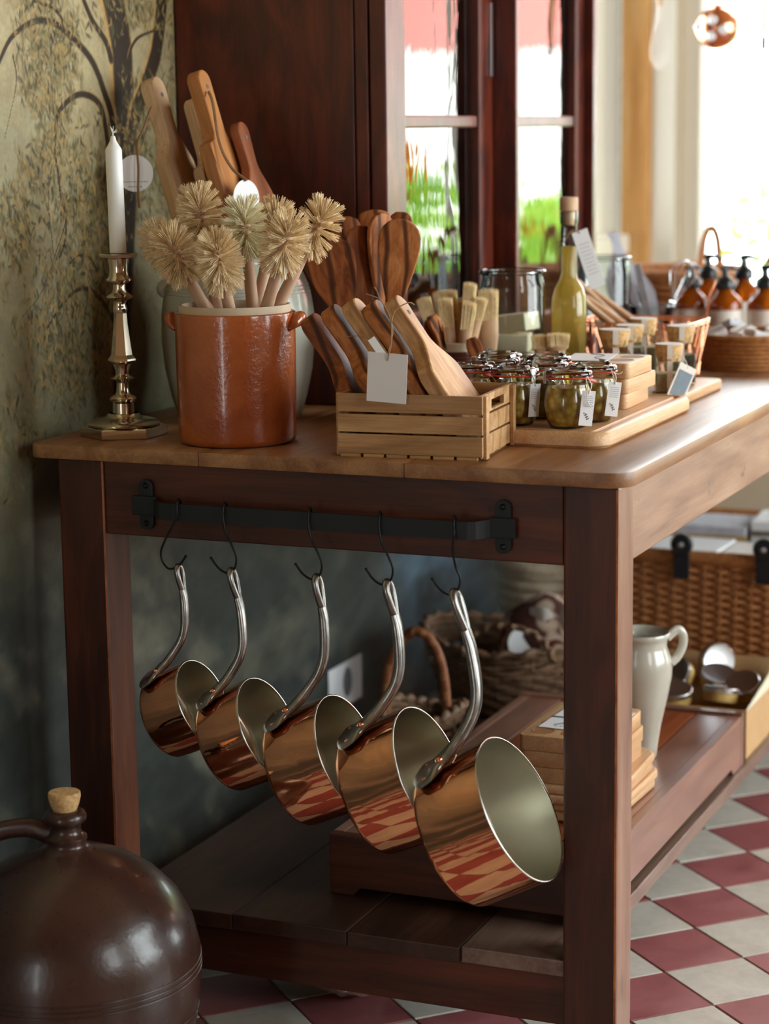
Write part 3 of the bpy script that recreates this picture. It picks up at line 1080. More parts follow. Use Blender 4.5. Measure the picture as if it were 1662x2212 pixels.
foot = BM()
lathe([(0.060, 0.0), (0.061, 0.002), (0.061, 0.013), (0.058, 0.0145), (0.05, 0.0155)], 6, foot, close_top=True)
obj('foot', foot, M_silver, cs, rot=(0, 0, 0.1))
obj('dome', lathe([(0.0, 0.0155), (0.050, 0.0155), (0.051, 0.018), (0.0475, 0.0205), (0.040, 0.0235), (0.028, 0.026), (0.024, 0.028), (0.021, 0.032)], 48, close_bottom=False), M_silver, cs, smooth=40)
st = [(905, 22), (900, 17), (885, 16), (868, 15.5), (863, 19), (858, 20), (854, 18), (850, 12), (845, 10), (835, 9), (825, 9), (820, 12), (815, 18), (811, 12), (806, 9.5), (800, 10), (790, 12), (783, 14)]
obj('lower_stem', lathe([(w*1.45*px, cz(y)) for y, w in st], 40, close_bottom=False), M_silver, cs, smooth=40)
obj('column', lathe([(w*1.5*px, cz(y)) for y, w in [(783, 14), (777, 20), (773, 19.5), (765, 15), (740, 13), (700, 10), (676, 9), (672, 10)]], 6, close_bottom=True, close_top=True), M_silver, cs)
st = [(674, 9), (668, 11), (662, 10), (656, 8.5), (650, 10), (645, 17), (641, 20), (637, 17), (632, 11), (622, 9), (614, 9.5), (609, 16), (606, 18.5), (602, 18), (598, 15), (585, 13.5), (570, 14.5), (560, 16)]
obj('upper_stem', lathe([(w*1.45*px, cz(y)) for y, w in st], 40, close_bottom=False), M_silver, cs, smooth=40)
obj('drip_pan', lathe([(24*px, cz(561)), (40*px, cz(557)), (41*px, cz(551)), (38*px, cz(549)), (0, cz(550))], 6, close_bottom=True), M_silver, cs, rot=(0, 0, 0.25))
cd = thing('candle', 'plain white unlit candle standing in the silver candlestick', 'candle', (cx, cy, ZT+cz(549)+0.0008), (0, -0.012, 0))
hc = (549-331)*px
obj('shaft', lathe([(0.0115, 0), (0.0113, hc-0.002), (0.0108, hc), (0.0075, hc+0.005), (0.0045, hc+0.011), (0.0028, hc+0.017), (0.0, hc+0.018)], 36), M_wax, cd, smooth=50)
wk = BM()
for k in range(9):
    a = 2*PI*k/9
    tube([(0, 0, hc+0.015), (0.0006*math.cos(a), 0.0006*math.sin(a), hc+0.021), (0.003*math.cos(a)+(0.004 if k < 3 else 0), 0.003*math.sin(a), hc+0.0265+0.002*(k % 3)-(0.004 if k < 3 else 0))], [0.0012, 0.0007, 0.0003], 5, wk)
obj('wick', wk, M_wick, cd)

# ------------------------------------------------------------------ terracotta crock with dish brushes
ck = thing('terracotta_crock', 'orange brown salt-glazed crock full of dish brushes', 'crock', (-0.5675, 0.0895, ZT))
R = 0.0812
obj('body', lathe([(0, 0.0004), (0.074, 0.0004), (0.0785, 0.003), (0.0802, 0.009), (0.0805, 0.05), (R, 0.12), (R, 0.158), (0.0822, 0.172), (0.0818, 0.1755), (0.080, 0.1768), (0.0745, 0.1768), (0.0735, 0.160), (0.073, 0.02), (0, 0.012)], 96, close_bottom=False), M_terra, ck, smooth=45)
obj('collar', lathe([(0.0755, 0.170), (0.0755, 0.1845), (0.0745, 0.1865), (0.0715, 0.1865), (0.0705, 0.183), (0.0705, 0.150)], 96, close_bottom=False), M_unglazed, ck, smooth=45)
for a in (3.40, 3.40-PI):
    rt = Matrix.Rotation(a, 4, 'Z')
    b = tube([(0.077, -0.022, 0.154), (0.0825, -0.016, 0.161), (0.0865, -0.006, 0.1675), (0.0868, 0.006, 0.1675), (0.083, 0.016, 0.161), (0.077, 0.022, 0.154)], [0.003, 0.007, 0.0085, 0.0085, 0.007, 0.003], 12, smooth_n=6, flat=1.25)
    obj('lug_handle', xform(b, rt), M_terra, ck, smooth=60)


def dish_brush(head, entry, label, seed, mat, sc_=1.0):
    """head: centre of the bristle head; entry: point where the handle leaves the crock"""
    hd, en = Vector(head), Vector(entry)
    ax = (hd-en).normalized()
    base = en-ax*0.10
    zz = Vector((0, 0, 1))
    q = zz.rotation_difference(ax)
    t = thing('dish_brush', label, 'brush', tuple(base))
    t.rotation_mode = 'QUATERNION'
    t.rotation_quaternion = q
    d = (hd-base).length
    h0, h1 = d-0.030*sc_, d+0.024*sc_
    obj('handle', tube([(0, 0, 0), (0, 0, 0.06), (0, 0, h0*0.75), (0, 0, h0-0.012), (0, 0, h0)], [0.0095, 0.0095, 0.0085, 0.0075, 0.0085], 14, smooth_n=4, flat=0.8), M_brushwood, t, smooth=60)
    r = random.Random(seed)
    core = BM()
    lathe([(0.0, h0-0.002), (0.0075, h0), (0.0085, (h0+h1)/2), (0.0072, h1-0.004), (0.0, h1)], 18, core, close_bottom=False)
    obj('core', core, M_brushwood, t, smooth=60)
    V, F = [], []
    nr = 7
    for i in range(nr):
        f = i/(nr-1)
        zc = h0+0.004+(h1-h0-0.008)*f
        el = -0.75+1.70*f**1.2            # lower tufts point down, upper ones up
        for j in range(9):
            a = 2*PI*(j+(i % 2)*0.5)/9+r.uniform(-0.08, 0.08)
            rd = Vector((math.cos(a)*math.cos(el), math.sin(a)*math.cos(el), math.sin(el)))
            s1 = Vector((-math.sin(a), math.cos(a), 0))
            s2 = rd.cross(s1)
            b0 = Vector((0.007*math.cos(a), 0.007*math.sin(a), zc))
            ln0 = 0.0262*sc_*(1-0.14*abs(f-0.5))
            for _h in range(26):
                u, w = r.gauss(0, 0.42), r.gauss(0, 0.42)
                p0 = b0+s1*u*0.0022+s2*w*0.0022
                dr = (rd+s1*u*0.20+s2*w*0.13).normalized()
                p1 = p0+dr*ln0*r.uniform(0.86, 1.06)
                side = dr.cross(Vector((r.uniform(-1, 1), r.uniform(-1, 1), r.uniform(-1, 1)))).normalized()
                sd2 = dr.cross(side)
                k0 = len(V)
                w0, w1 = 0.00050, 0.00034
                V += [p0+side*w0, p0-side*w0*0.5+sd2*w0*0.87, p0-side*w0*0.5-sd2*w0*0.87,
                      p1+side*w1, p1-side*w1*0.5+sd2*w1*0.87, p1-side*w1*0.5-sd2*w1*0.87]
                F += [(k0, k0+1, k0+4, k0+3), (k0+1, k0+2, k0+5, k0+4), (k0+2, k0, k0+3, k0+5), (k0+3, k0+4, k0+5)]
    me = bpy.data.meshes.new('bristles')
    me.from_pydata([tuple(v) for v in V], [], F)
    o = obj('bristles', me, mat, t)
    o['kind'] = 'stuff'
    return t


G = 'dish brushes in the terracotta crock'
for hd, en, lab, mat in [
    ((-0.632, 0.120, 1.1066), (-0.606, 0.110, 0.985), 'topmost dish brush of the bunch, in front of the cutting boards', M_bristle),
    ((-0.684, 0.112, 1.0600), (-0.620, 0.100, 0.985), 'leftmost dish brush in the crock, half hidden behind another', M_bristle),
    ((-0.628, 0.040, 1.0570), (-0.600, 0.062, 0.985), 'dish brush at front left of the crock, nearest the candle', M_bristle),
    ((-0.5465, 0.008, 1.0510), (-0.553, 0.045, 0.985), 'front middle dish brush leaning out over the crock rim', M_bristle),
    ((-0.5540, 0.098, 1.0900), (-0.550, 0.108, 0.985), 'palest dish brush, in the middle behind the front one', M_bristle2),
    ((-0.5470, 0.170, 1.0850), (-0.556, 0.138, 0.985), 'dish brush almost hidden behind the palest one', M_bristle),
    ((-0.4746, 0.058, 1.0720), (-0.512, 0.075, 0.985), 'large dish brush leaning right towards the olive wood spatulas', M_bristle),
    ((-0.4660, 0.140, 1.0880), (-0.515, 0.118, 0.985), 'rightmost dish brush, peeping out behind the large leaning one', M_bristle)]:
    o = dish_brush(hd, en, lab, len(lab), mat, 1.0)
    o['group'] = G

# ------------------------------------------------------------------ grey stoneware jar with cutting boards
gj = thing('stoneware_jar', 'large pale grey stoneware jar behind the terracotta crock', 'jar', (-0.6735, 0.3054, ZT))
obj('body', lathe([(0, 0.0004), (0.084, 0.0004), (0.090, 0.004), (0.100, 0.035), (0.1085, 0.075), (0.1125, 0.12), (0.1115, 0.155), (0.108, 0.180), (0.101, 0.203), (0.094, 0.219), (0.0885, 0.227), (0.087, 0.234), (0.090, 0.240), (0.089, 0.244), (0.082, 0.244), (0.080, 0.230), (0.088, 0.212), (0.101, 0.165), (0.104, 0.12), (0.09, 0.04), (0.07, 0.012), (0, 0.012)], 96, close_bottom=False), M_greystone, gj, smooth=50)
for z in (0.186, 0.191, 0.196):
    rr_ = {0.186: 0.1064, 0.191: 0.1050, 0.196: 0.1034}[z]
    obj('groove_ring', tube([(rr_*math.cos(a), rr_*math.sin(a), z) for a in np.linspace(0, 2*PI, 72, endpoint=False)], 0.0009, 6, closed=True), M_greystone, gj, smooth=60)
for a in (3.25,):
    b = tube([(0.094, -0.036, 0.186), (0.103, -0.022, 0.190), (0.107, 0, 0.191), (0.103, 0.022, 0.190), (0.094, 0.036, 0.186)], [0.010, 0.014, 0.015, 0.014, 0.010], 12, smooth_n=6)
    obj('lug_handle', xform(b, Matrix.Rotation(a, 4, 'Z')), M_greystone, gj, smooth=60)


def paddle_outline(L, w, hl, hw, neck):
    """board outline in (width, length): bottom at 0, handle end at L"""
    h = []
    r = 0.010
    for a in np.linspace(-PI/2, 0, 5):
        h.append((w/2-r+r*math.cos(a), r+r*math.sin(a)))
    sh = L-hl
    h.append((w/2, sh-0.035))
    for s in np.linspace(0, 1, 9)[1:]:
        e = s*s*(3-2*s)
        h.append((w/2+(neck/2-w/2)*e, sh-0.035+0.055*s))
    h.append((neck/2+(hw-neck)*0.2, sh+hl*0.5))
    for a in np.linspace(0, PI/2, 8):
        h.append((hw/2*math.cos(a), L-hw/2+hw/2*math.sin(a)))
    return h+[(-u, v) for u, v in reversed(h[:-1])]


def paddle(label, top, slope, L, w, hl, hw, t, m, y, yaw=0.0, group=None, dz=0.0, name='cutting_board', cat='cutting board', hole=True, square=False):
    """top=(x, z) of the handle end; slope = dx/dz of its lean to the left"""
    ang = math.atan(slope)
    bx_, bz_ = top[0]+math.sin(ang)*L, top[1]-math.cos(ang)*L
    o = thing(name, label, cat, (bx_, y, bz_), (0, -ang, yaw), group)
    out = paddle_outline(L, w, hl, hw, hw*0.82)
    if square:
        out = [(w/2, 0), (w/2, L-hl-0.004)]+[(w/2-0.010+0.010*math.cos(a), L-hl-0.010+0.010*math.sin(a)) for a in np.linspace(0.3, PI/2, 5)]+[(hw/2+0.006, L-hl+0.003), (hw/2, L-hl+0.014)]
        out += [(hw/2*math.cos(a), L-hw/2+hw/2*math.sin(a)) for a in np.linspace(0, PI/2, 8)]
        out = out+[(-u, v) for u, v in reversed(out[:-1])]
    obj('board', prism(out, t, min(0.0035, t*0.25), plane='YZ', seg=3), m, o, smooth=35)
    if hole:
        obj('hanging_hole', lathe([(0.0, 0), (0.003, 0), (0.0034, 0.0006), (0.0034, t+0.0012), (0.003, t+0.0018), (0.0, t+0.0018)], 14, close_bottom=False), M_ink, o, (-t/2-0.0009, 0, L-hw*0.75), (0, PI/2, 0))
    return o


GB = 'handled boards standing in the grey jar'
b1 = paddle('pale maple board with rounded handle, leftmost in the grey jar', (-0.8045, 1.293), 0.306, 0.47, 0.080, 0.100, 0.037, 0.023, M_maple, 0.300, 0.0, GB)
b2 = paddle('small pale board squeezed between the maple and the cherry board', (-0.747, 1.263), 0.28, 0.43, 0.080, 0.100, 0.032, 0.018, M_maple, 0.318, 0.0, GB, square=True)
b3 = paddle('orange cherry wood board, tallest and frontmost in the grey jar', (-0.7235, 1.301), 0.300, 0.425, 0.080, 0.105, 0.034, 0.022, M_cherry, 0.290, 0.0, GB, square=True)
b4 = paddle('reddish board half hidden at the back right of the grey jar', (-0.676, 1.228), 0.295, 0.25, 0.076, 0.080, 0.032, 0.016, M_redboard, 0.322, 0.0, GB)


def disc_tag(label, c, r, nrm, hang, seed):
    """round paper tag on twine that hangs from a board"""
    o = thing('price_tag', label, 'tag', c)
    n = Vector(nrm).normalized()
    q = Vector((0, 0, 1)).rotation_difference(n)
    b = lathe([(0, -0.0004), (r, -0.0004), (r, 0.0004), (0, 0.0004)], 48, close_bottom=False)
    cd_ = obj('card', xform(b, q.to_matrix().to_4x4()), M_paper, o)
    b = BM()
    rr = random.Random(seed)
    side = Vector((0, 0, 1)).cross(n).normalized()
    upv = n.cross(side)
    for ly, wd_ in ((-0.012, 0.018), (-0.019, 0.010)):
        x = -wd_
        while x < wd_:
            wv = rr.uniform(0.0012, 0.003)
            p = side*(x+wv/2)+upv*ly+n*0.0007
            box(b, p, (wv, 0.0011, 0.0002), rot=Matrix((side, upv, n)).transposed())
            x += wv+0.0011
    obj('print', b, M_ink, cd_)
    hv = [Vector(h)-Vector(c) for h in hang]
    tw = BM()
    tube(hv, 0.0011, 6, tw, smooth_n=6)
    tube([p+Vector((0.003, -0.0015, 0.001)) for p in hv], 0.0011, 6, tw, smooth_n=6)
    obj('twine', tw, M_twine, o, smooth=60)
    return o


disc_tag('round white tag hanging behind the candle from the maple board', (-0.802, 0.243, 1.158), 0.0262, (0.38, -0.92, 0.05), [(-0.7835, 0.262, 1.252), (-0.7915, 0.250, 1.22), (-0.799, 0.245, 1.20), (-0.795, 0.239, 1.165), (-0.7965, 0.239, 1.135), (-0.796, 0.2395, 1.108)], 3)
disc_tag('round white tag turned edgeways on the cherry board', (-0.6335, 0.262, 1.122), 0.0262, (0.95, -0.30, 0.05), [(-0.701, 0.282, 1.272), (-0.688, 0.270, 1.255), (-0.675, 0.262, 1.20), (-0.655, 0.258, 1.165), (-0.6325, 0.2605, 1.146)], 9)

# ------------------------------------------------------------------ pot of olive wood spatulas
sp = thing('spatula_pot', 'dark grey stoneware pot half hidden behind the small crate', 'pot', (-0.478, 0.350, ZT))
obj('body', lathe([(0, 0.0004), (0.048, 0.0004), (0.053, 0.004), (0.054, 0.06), (0.0535, 0.118), (0.0555, 0.123), (0.055, 0.127), (0.050, 0.127), (0.0495, 0.02), (0, 0.01)], 64, close_bottom=False), M_greypot, sp, smooth=45)


def spatula(label, top, base, w, hl, m, yaw, spoon=False, curve=0.0, group='olive wood spatulas in the pot'):
    """flat-headed spatula: top and base in world coordinates, head width w, head length hl"""
    a, b = Vector(top), Vector(base)
    d = a-b
    L = d.length
    h = []
    for s in np.linspace(0, 1, 8):
        h.append((0.0065+0.002*s, (L-hl)*s))
    prof_ = [(0.05, 0.30), (0.15, 0.42), (0.3, 0.62), (0.45, 0.80), (0.6, 0.93), (0.72, 1.0), (0.82, 0.98), (0.90, 0.86), (0.96, 0.62), (0.99, 0.32)]
    for s, f in prof_:
        h.append((max(0.008, w/2*f), L-hl+hl*s))
    out = h+[(0, L)]+[(-u, v) for u, v in reversed(h)]
    t = 0.0075
    bm = prism(out, t, 0.0028, plane='XZ', seg=3)
    for v in bm.verts:
        s = max(0, (v.co.z-(L-hl*1.1))/(hl*1.1))
        if spoon:
            v.co.y += 0.35*(v.co.x**2)/max(w/2, .01)-0.012*math.sin(min(s, 1)*PI)
        v.co.y += curve*s*s
    o = thing('olive_spatula', label, 'spatula', tuple(b), group=group)
    o.rotation_mode = 'QUATERNION'
    q = Vector((0, 0, 1)).rotation_difference(d.normalized())
    o.rotation_quaternion = q @ Matrix.Rotation(yaw, 3, 'Z').to_quaternion()
    obj('blade', bm, m, o, smooth=40)
    return o


YW = 0.37
spatula('broad round olive wood spatula leaning left behind the crate', (-0.536, 0.308, 1.063), (-0.475, 0.340, 0.825), 0.076, 0.125, M_olive_dark, YW, curve=-0.004)
spatula('dark olive wood spatula with a pointed head, seen half edge on', (-0.490, 0.336, 1.081), (-0.482, 0.354, 0.825), 0.058, 0.135, M_olive_dark, YW+0.55)
spatula('olive wood spatula seen nearly edge on in the middle of the pot', (-0.458, 0.338, 1.099), (-0.472, 0.355, 0.825), 0.050, 0.13, M_olive, YW+0.8)
spatula('reddish olive wood spatula with dark veins, rightmost in the pot', (-0.423, 0.330, 1.0905), (-0.458, 0.345, 0.825), 0.061, 0.135, M_olive, YW-0.05)
spatula('olive wood spoon at the back of the pot, behind the large dish brush', (-0.535, 0.376, 1.092), (-0.492, 0.366, 0.825), 0.050, 0.075, M_olive_dark, YW+0.2, True)
spatula('knotty olive wood spoon at the very top back of the pot', (-0.497, 0.404, 1.101), (-0.480, 0.378, 0.825), 0.054, 0.075, M_olive, YW, True)
spatula('thin olive wood spoon whose tip shows behind the reddish spatula', (-0.452, 0.400, 1.098), (-0.466, 0.372, 0.825), 0.034, 0.06, M_olive_dark, YW, True)

# ------------------------------------------------------------------ small slatted crate with olive boards
crate = thing('slatted_crate', 'small pale wooden slatted crate holding olive wood boards', 'crate', (-0.283, 0.013, ZT), (0, 0, 0.085))
CW, CD, CH = 0.194, 0.158, 0.082
for z0, z1 in ((0.0045, 0.030), (0.0325, 0.0555), (0.0585, CH)):
    obj('slat', bx(-CW/2, CW/2, 0, 0.0055, z0, z1, 0.0008), M_crate, crate)
    obj('slat', bx(-CW/2, CW/2, CD-0.0055, CD, z0, z1, 0.0008), M_crate, crate)
    for sx in (-1, 1):
        x0, x1 = (CW/2-0.0065, CW/2-0.0015) if sx > 0 else (-CW/2+0.0015, -CW/2+0.0065)
        if z0 > 0.05:
            b = prism(rrect(CD-0.012, z1-z0, 0.0006, 2, CD/2, (z0+z1)/2), 0.005, 0, plane='YZ')
            b.free()
            b = BM()
            yc = CD/2
            box(b, ((x0+x1)/2, (0.006+yc-0.030)/2, (z0+z1)/2), (0.005, yc-0.030-0.006, z1-z0))
            box(b, ((x0+x1)/2, (CD-0.006+yc+0.030)/2, (z0+z1)/2), (0.005, CD-0.006-yc-0.030, z1-z0))
            box(b, ((x0+x1)/2, yc, z1-0.0045), (0.005, 0.0598, 0.009))
            box(b, ((x0+x1)/2, yc, z0+0.0015), (0.005, 0.0598, 0.003))
            obj('handle_slat', b, M_crate, crate)
        else:
            obj('end_slat', bx(x0, x1, 0.006, CD-0.006, z0, z1, 0.0008), M_crate, crate)
for sx in (-1, 1):
    for y0 in (0.0058, CD-0.0198):
        x0, x1 = (CW/2-0.0013, CW/2+0.004) if sx > 0 else (-CW/2-0.004, -CW/2+0.0013)
        obj('corner_post', bx(x0, x1, y0, y0+0.014, 0.001, CH-0.0005, 0.0008), M_crate, crate)
for k in range(6):
    x0 = -CW/2+0.003+k*(CW-0.006)/6
    obj('bottom_slat', bx(x0, x0+(CW-0.006)/6-0.004, 0.0004, CD-0.0004, 0.0, 0.0042, 0.0005), M_crate, crate)

GC = 'olive wood boards leaning in the small crate'
CB = [('leftmost and darkest olive board in the crate, with swirling grain', (-0.4545, 0.9725), M_olive_dark, 0.182, 0.075),
      ('second olive board from the left in the crate, boldly striped', (-0.4245, 0.9850), M_olive, 0.204, 0.080),
      ('pale olive board in the middle of the crate with a plain edge', (-0.3940, 0.9935), M_olive_pale, 0.214, 0.085),
      ('reddish olive board second from the right in the crate', (-0.3645, 0.9920), M_olive, 0.212, 0.080),
      ('rightmost olive board in the crate, its pale face turned to the light', (-0.3345, 0.9980), M_olive_pale, 0.219, 0.092)]
for lab, top, m, L, w in CB:
    paddle(lab, top, 0.70, L, w+0.022, 0.085, 0.037, 0.0225, m, 0.088, 0.085, GC, name='olive_board', cat='cutting board', hole=(top[0] > -0.34))


def card(parent, w, h, th=0.0006, m=None):
    return obj('card', box(BM(), (0, 0, 0), (w, th, h)), m or M_paper, parent)


tg = thing('price_tag', 'blank square white tag hanging on string over the front of the crate', 'tag', (-0.3075, 0.0005, 0.9045), (0.05, 0.065, 0.11))
card(tg, 0.0525, 0.0635)
b = BM()
tube([(0.0, -0.0012, 0.0225), (0.0015, -0.003, 0.028), (0.001, 0.0, 0.036), (0.003, 0.008, 0.060), (-0.008, 0.02, 0.080), (-0.021, 0.026, 0.095), (-0.040, 0.026, 0.101)], 0.0008, 6, b, smooth_n=5)
tube([(0.0015, -0.003, 0.028), (0.004, 0.0, 0.045), (0.0, 0.012, 0.072), (0.003, 0.02, 0.085), (0.016, 0.030, 0.0935), (0.022, 0.036, 0.0905)], 0.0008, 6, b, smooth_n=5)
tube([(-0.021, 0.026, 0.095), (-0.024, 0.022, 0.106), (-0.0265, 0.018, 0.112)], 0.0008, 6, b, smooth_n=5)
obj('string', b, M_twine, tg, smooth=60)
tg2 = thing('paper_slip', 'narrow white slip stuck between two olive boards above the square tag', 'tag', (-0.337, 0.040, 0.938), (0, -0.6, 0.3))
obj('card', box(BM(), (0, 0, 0), (0.010, 0.0006, 0.030)), M_paper, tg2)
b = BM()
tube([(0, 0, 0.014), (-0.015, 0.01, 0.028), (-0.03, 0.014, 0.036)], 0.0006, 6, b, smooth_n=5)
obj('string', b, M_twine, tg2)

# ------------------------------------------------------------------ glazed mahogany cabinet standing on the table
CX0, CX1, CY0, CY1, CZ0, CZ1 = XL+0.003, -0.506, 0.475, 1.436, ZT, 2.45
cab = thing('glazed_cabinet', 'tall dark mahogany cabinet with glazed doors on the table', 'cabinet', (0, 0, ZT))


def cpart(nm, x0, x1, y0, y1, z0, z1, m=None, bev=0.003, parent=None):
    return obj(nm, bx(x0, x1, y0, y1, z0-ZT, z1-ZT, bev), m or M_mahog, parent or cab)


cpart('side_panel', CX0, CX1-0.052, CY0+0.002, CY0+0.024, CZ0, CZ1)
cpart('front_post', CX1-0.050, CX1-0.0285, CY0, CY0+0.030, CZ0, CZ1)
cpart('side_panel', CX0, CX1-0.03, CY1-0.022, CY1, CZ0, CZ1)
cpart('back_panel', CX0, CX0+0.012, CY0+0.0245, CY1-0.0225, CZ0+0.02, CZ1-0.02)
cpart('floor_board', CX0+0.0125, CX1-0.03, CY0+0.0305, CY1-0.0225, CZ0, CZ0+0.02)
cpart('cornice', CX0, CX1+0.02, CY0-0.012, CY1+0.012, CZ1+0.0005, CZ1+0.05)
cpart('shelf', CX0+0.0125, CX1-0.04, CY0+0.0305, CY1-0.0225, 1.30, 1.318)
cpart('centre_post', CX1-0.027, CX1+0.040, 0.932, 0.950, CZ0, CZ1)
cpart('end_post', CX1+0.0005, CX1+0.020, CY1-0.020, CY1, CZ0, CZ1)
for (y0, y1) in ((CY0, 0.9305), (0.9515, CY1)):
    d = cpart('door', CX1-0.026, CX1, y0, y0+0.076, CZ0+0.002, CZ1-0.002)
    d['label'] = 'glazed door with one glazing bar'
    cpart('stile', CX1-0.026, CX1, y1-0.066, y1, CZ0+0.002, CZ1-0.002, parent=d)
    cpart('rail', CX1-0.026, CX1, y0+0.0765, y1-0.0665, CZ0+0.002, CZ0+0.085, parent=d)
    cpart('rail', CX1-0.026, CX1, y0+0.0765, y1-0.0665, CZ1-0.08, CZ1-0.002, parent=d)
    for zc in (1.227, 1.66, 2.05):
        cpart('glazing_bar', CX1-0.024, CX1-0.003, y0+0.0765, y1-0.0665, zc-0.0095, zc+0.0095, parent=d)
    zz = [CZ0+0.085, 1.2175, 1.6505, 2.0405, CZ1-0.08]
    for za, zb in zip(zz[:-1], zz[1:]):
        cpart('pane', CX1-0.015, CX1-0.013, y0+0.076, y1-0.066, za+(0.019 if za > 1 else 0), zb, M_oldpane, 0, d)
obj('latch', bx(CX1+0.0003, CX1+0.004, 0.912, 0.922, 1.30-ZT, 1.42-ZT, 0.001), M_steelclip, cab)
pl = thing('plate', 'white plate with red pattern leaning inside the glazed cabinet', 'plate', (-0.78, 0.80, 1.3185), (0, -0.22, 0))
obj('dish', xform(lathe([(0, 0), (0.07, 0.002), (0.115, 0.014), (0.117, 0.016), (0.113, 0.017), (0.07, 0.006), (0, 0.004)], 48, close_bottom=False), Matrix.Translation((0, 0, 0.117)) @ Matrix.Rotation(PI/2, 4, 'Y')), M_vase, pl, smooth=40)
ring = BM()
for k in range(10):
    a = 2*PI*k/10
    blob(ring, (0.0125, 0.092*math.cos(a), 0.117+0.092*math.sin(a)), (0.002, 0.012, 0.012), 1)
obj('painted_flowers', ring, plain('red_flower_print', S(196, 84, 56), 0.4), pl)

# ------------------------------------------------------------------ beech board with relish jars


def grooved_board(name, label, cat, x0, x1, y0, y1, z0, th, m, rr=0.03, groove=True):
    o = thing(name, label, cat, ((x0+x1)/2, (y0+y1)/2, z0))
    w, h = x1-x0, y1-y0
    if groove:
        bm = BM()
        loops = [(0, 0.0, 0.004), (0, 0.0, th-0.006), (0.003, 0, th-0.0015), (0.007, 0, th), (0.014, 0, th), (0.016, 0, th-0.0035), (0.022, 0, th-0.0035), (0.024, 0, th)]
        rings = []
        for ins, _, z in loops:
            rings.append([bm.verts.new((u, v, z)) for u, v in rrect(w-2*ins, h-2*ins, max(rr-ins, 0.006), 6)])
        for a, b in zip(rings[:-1], rings[1:]):
            for k in range(len(a)):
                bm.faces.new((a[k], a[(k+1) % len(a)], b[(k+1) % len(a)], b[k]))
        bm.faces.new(rings[-1])
        base = [bm.verts.new((u, v, 0.0)) for u, v in rrect(w-0.008, h-0.008, rr-0.004, 6)]
        for k in range(len(base)):
            bm.faces.new((base[k], base[(k+1) % len(base)], rings[0][(k+1) % len(base)], rings[0][k]))
        bm.faces.new(list(reversed(base)))
    else:
        bm = xform(prism(rrect(w, h, rr, 6), th, 0.004, plane='XY', seg=3), Matrix.Translation((0, 0, th/2)))
    obj('board', bm, m, o, smooth=40)
    return o


grooved_board('serving_board', 'thick pale beech board under the relish jars', 'cutting board', -0.355, -0.068, 0.160, 0.600, ZT, 0.0215, M_beech)
grooved_board('serving_board', 'smaller pale beech board under the cork stoppered jars', 'cutting board', -0.300, -0.092, 0.625, 0.870, ZT, 0.016, M_beech, 0.015, False)
ZB = ZT+0.0217


def relish_jar():
    t = thing('relish_jar', '', 'jar')
    obj('glass', lathe([(0, 0.0004), (0.022, 0.0004), (0.0255, 0.003), (0.030, 0.014), (0.0328, 0.028), (0.0330, 0.036), (0.0315, 0.045), (0.0285, 0.054), (0.0272, 0.058), (0.0275, 0.061), (0.0305, 0.0645), (0.0312, 0.0665)], 56, close_bottom=False), M_jarglass, t, smooth=50)
    obj('relish', lathe([(0, 0.003), (0.021, 0.003), (0.0243, 0.005), (0.0288, 0.015), (0.0315, 0.028), (0.0317, 0.036), (0.0302, 0.045), (0.0272, 0.0535), (0.0268, 0.0545), (0, 0.055)], 48, close_bottom=False), M_relish, t, smooth=50)
    obj('rubber_ring', lathe([(0.0300, 0.0666), (0.0325, 0.0668), (0.0332, 0.0678), (0.0325, 0.0688), (0.0300, 0.0690)], 56, close_bottom=False), M_red_rubber, t, smooth=60)
    lid = obj('lid', lathe([(0.0300, 0.0691), (0.0318, 0.0692), (0.0328, 0.0715), (0.0322, 0.0745), (0.0300, 0.0765), (0.0250, 0.0770), (0.0235, 0.0755), (0.0, 0.0750)], 56, close_bottom=False), M_jarglass, t, smooth=50)
    obj('lid_ring', tube([(0.0240*math.cos(a), 0.0240*math.sin(a), 0.0770) for a in np.linspace(0, 2*PI, 48, endpoint=False)], 0.0012, 6, closed=True), M_jarglass, lid, smooth=60)
    for a in (0.5, 0.5+PI):
        c = tube([(0.0345, 0, 0.0605), (0.0352, 0, 0.068), (0.0345, 0, 0.0772), (0.030, 0, 0.0792), (0.0245, 0, 0.0784), (0.022, 0, 0.0815)], 0.0042, 8, smooth_n=4, flat=0.13, up=(0, 1, 0))
        obj('clip', xform(c, Matrix.Rotation(a, 4, 'Z')), M_steelclip, t, smooth=60)
    tb = prism([(0.0, -0.006), (0.006, -0.0065), (0.011, -0.004), (0.013, 0), (0.011, 0.004), (0.006, 0.0065), (0.0, 0.006)], 0.0016, 0, plane='XY')
    obj('ring_tab', xform(tb, Matrix.Rotation(-0.55, 4, 'Z') @ Matrix.Translation((0.0315, 0, 0.0665)) @ Matrix.Rotation(0.3, 4, 'Y')), M_red_rubber, t)
    return t


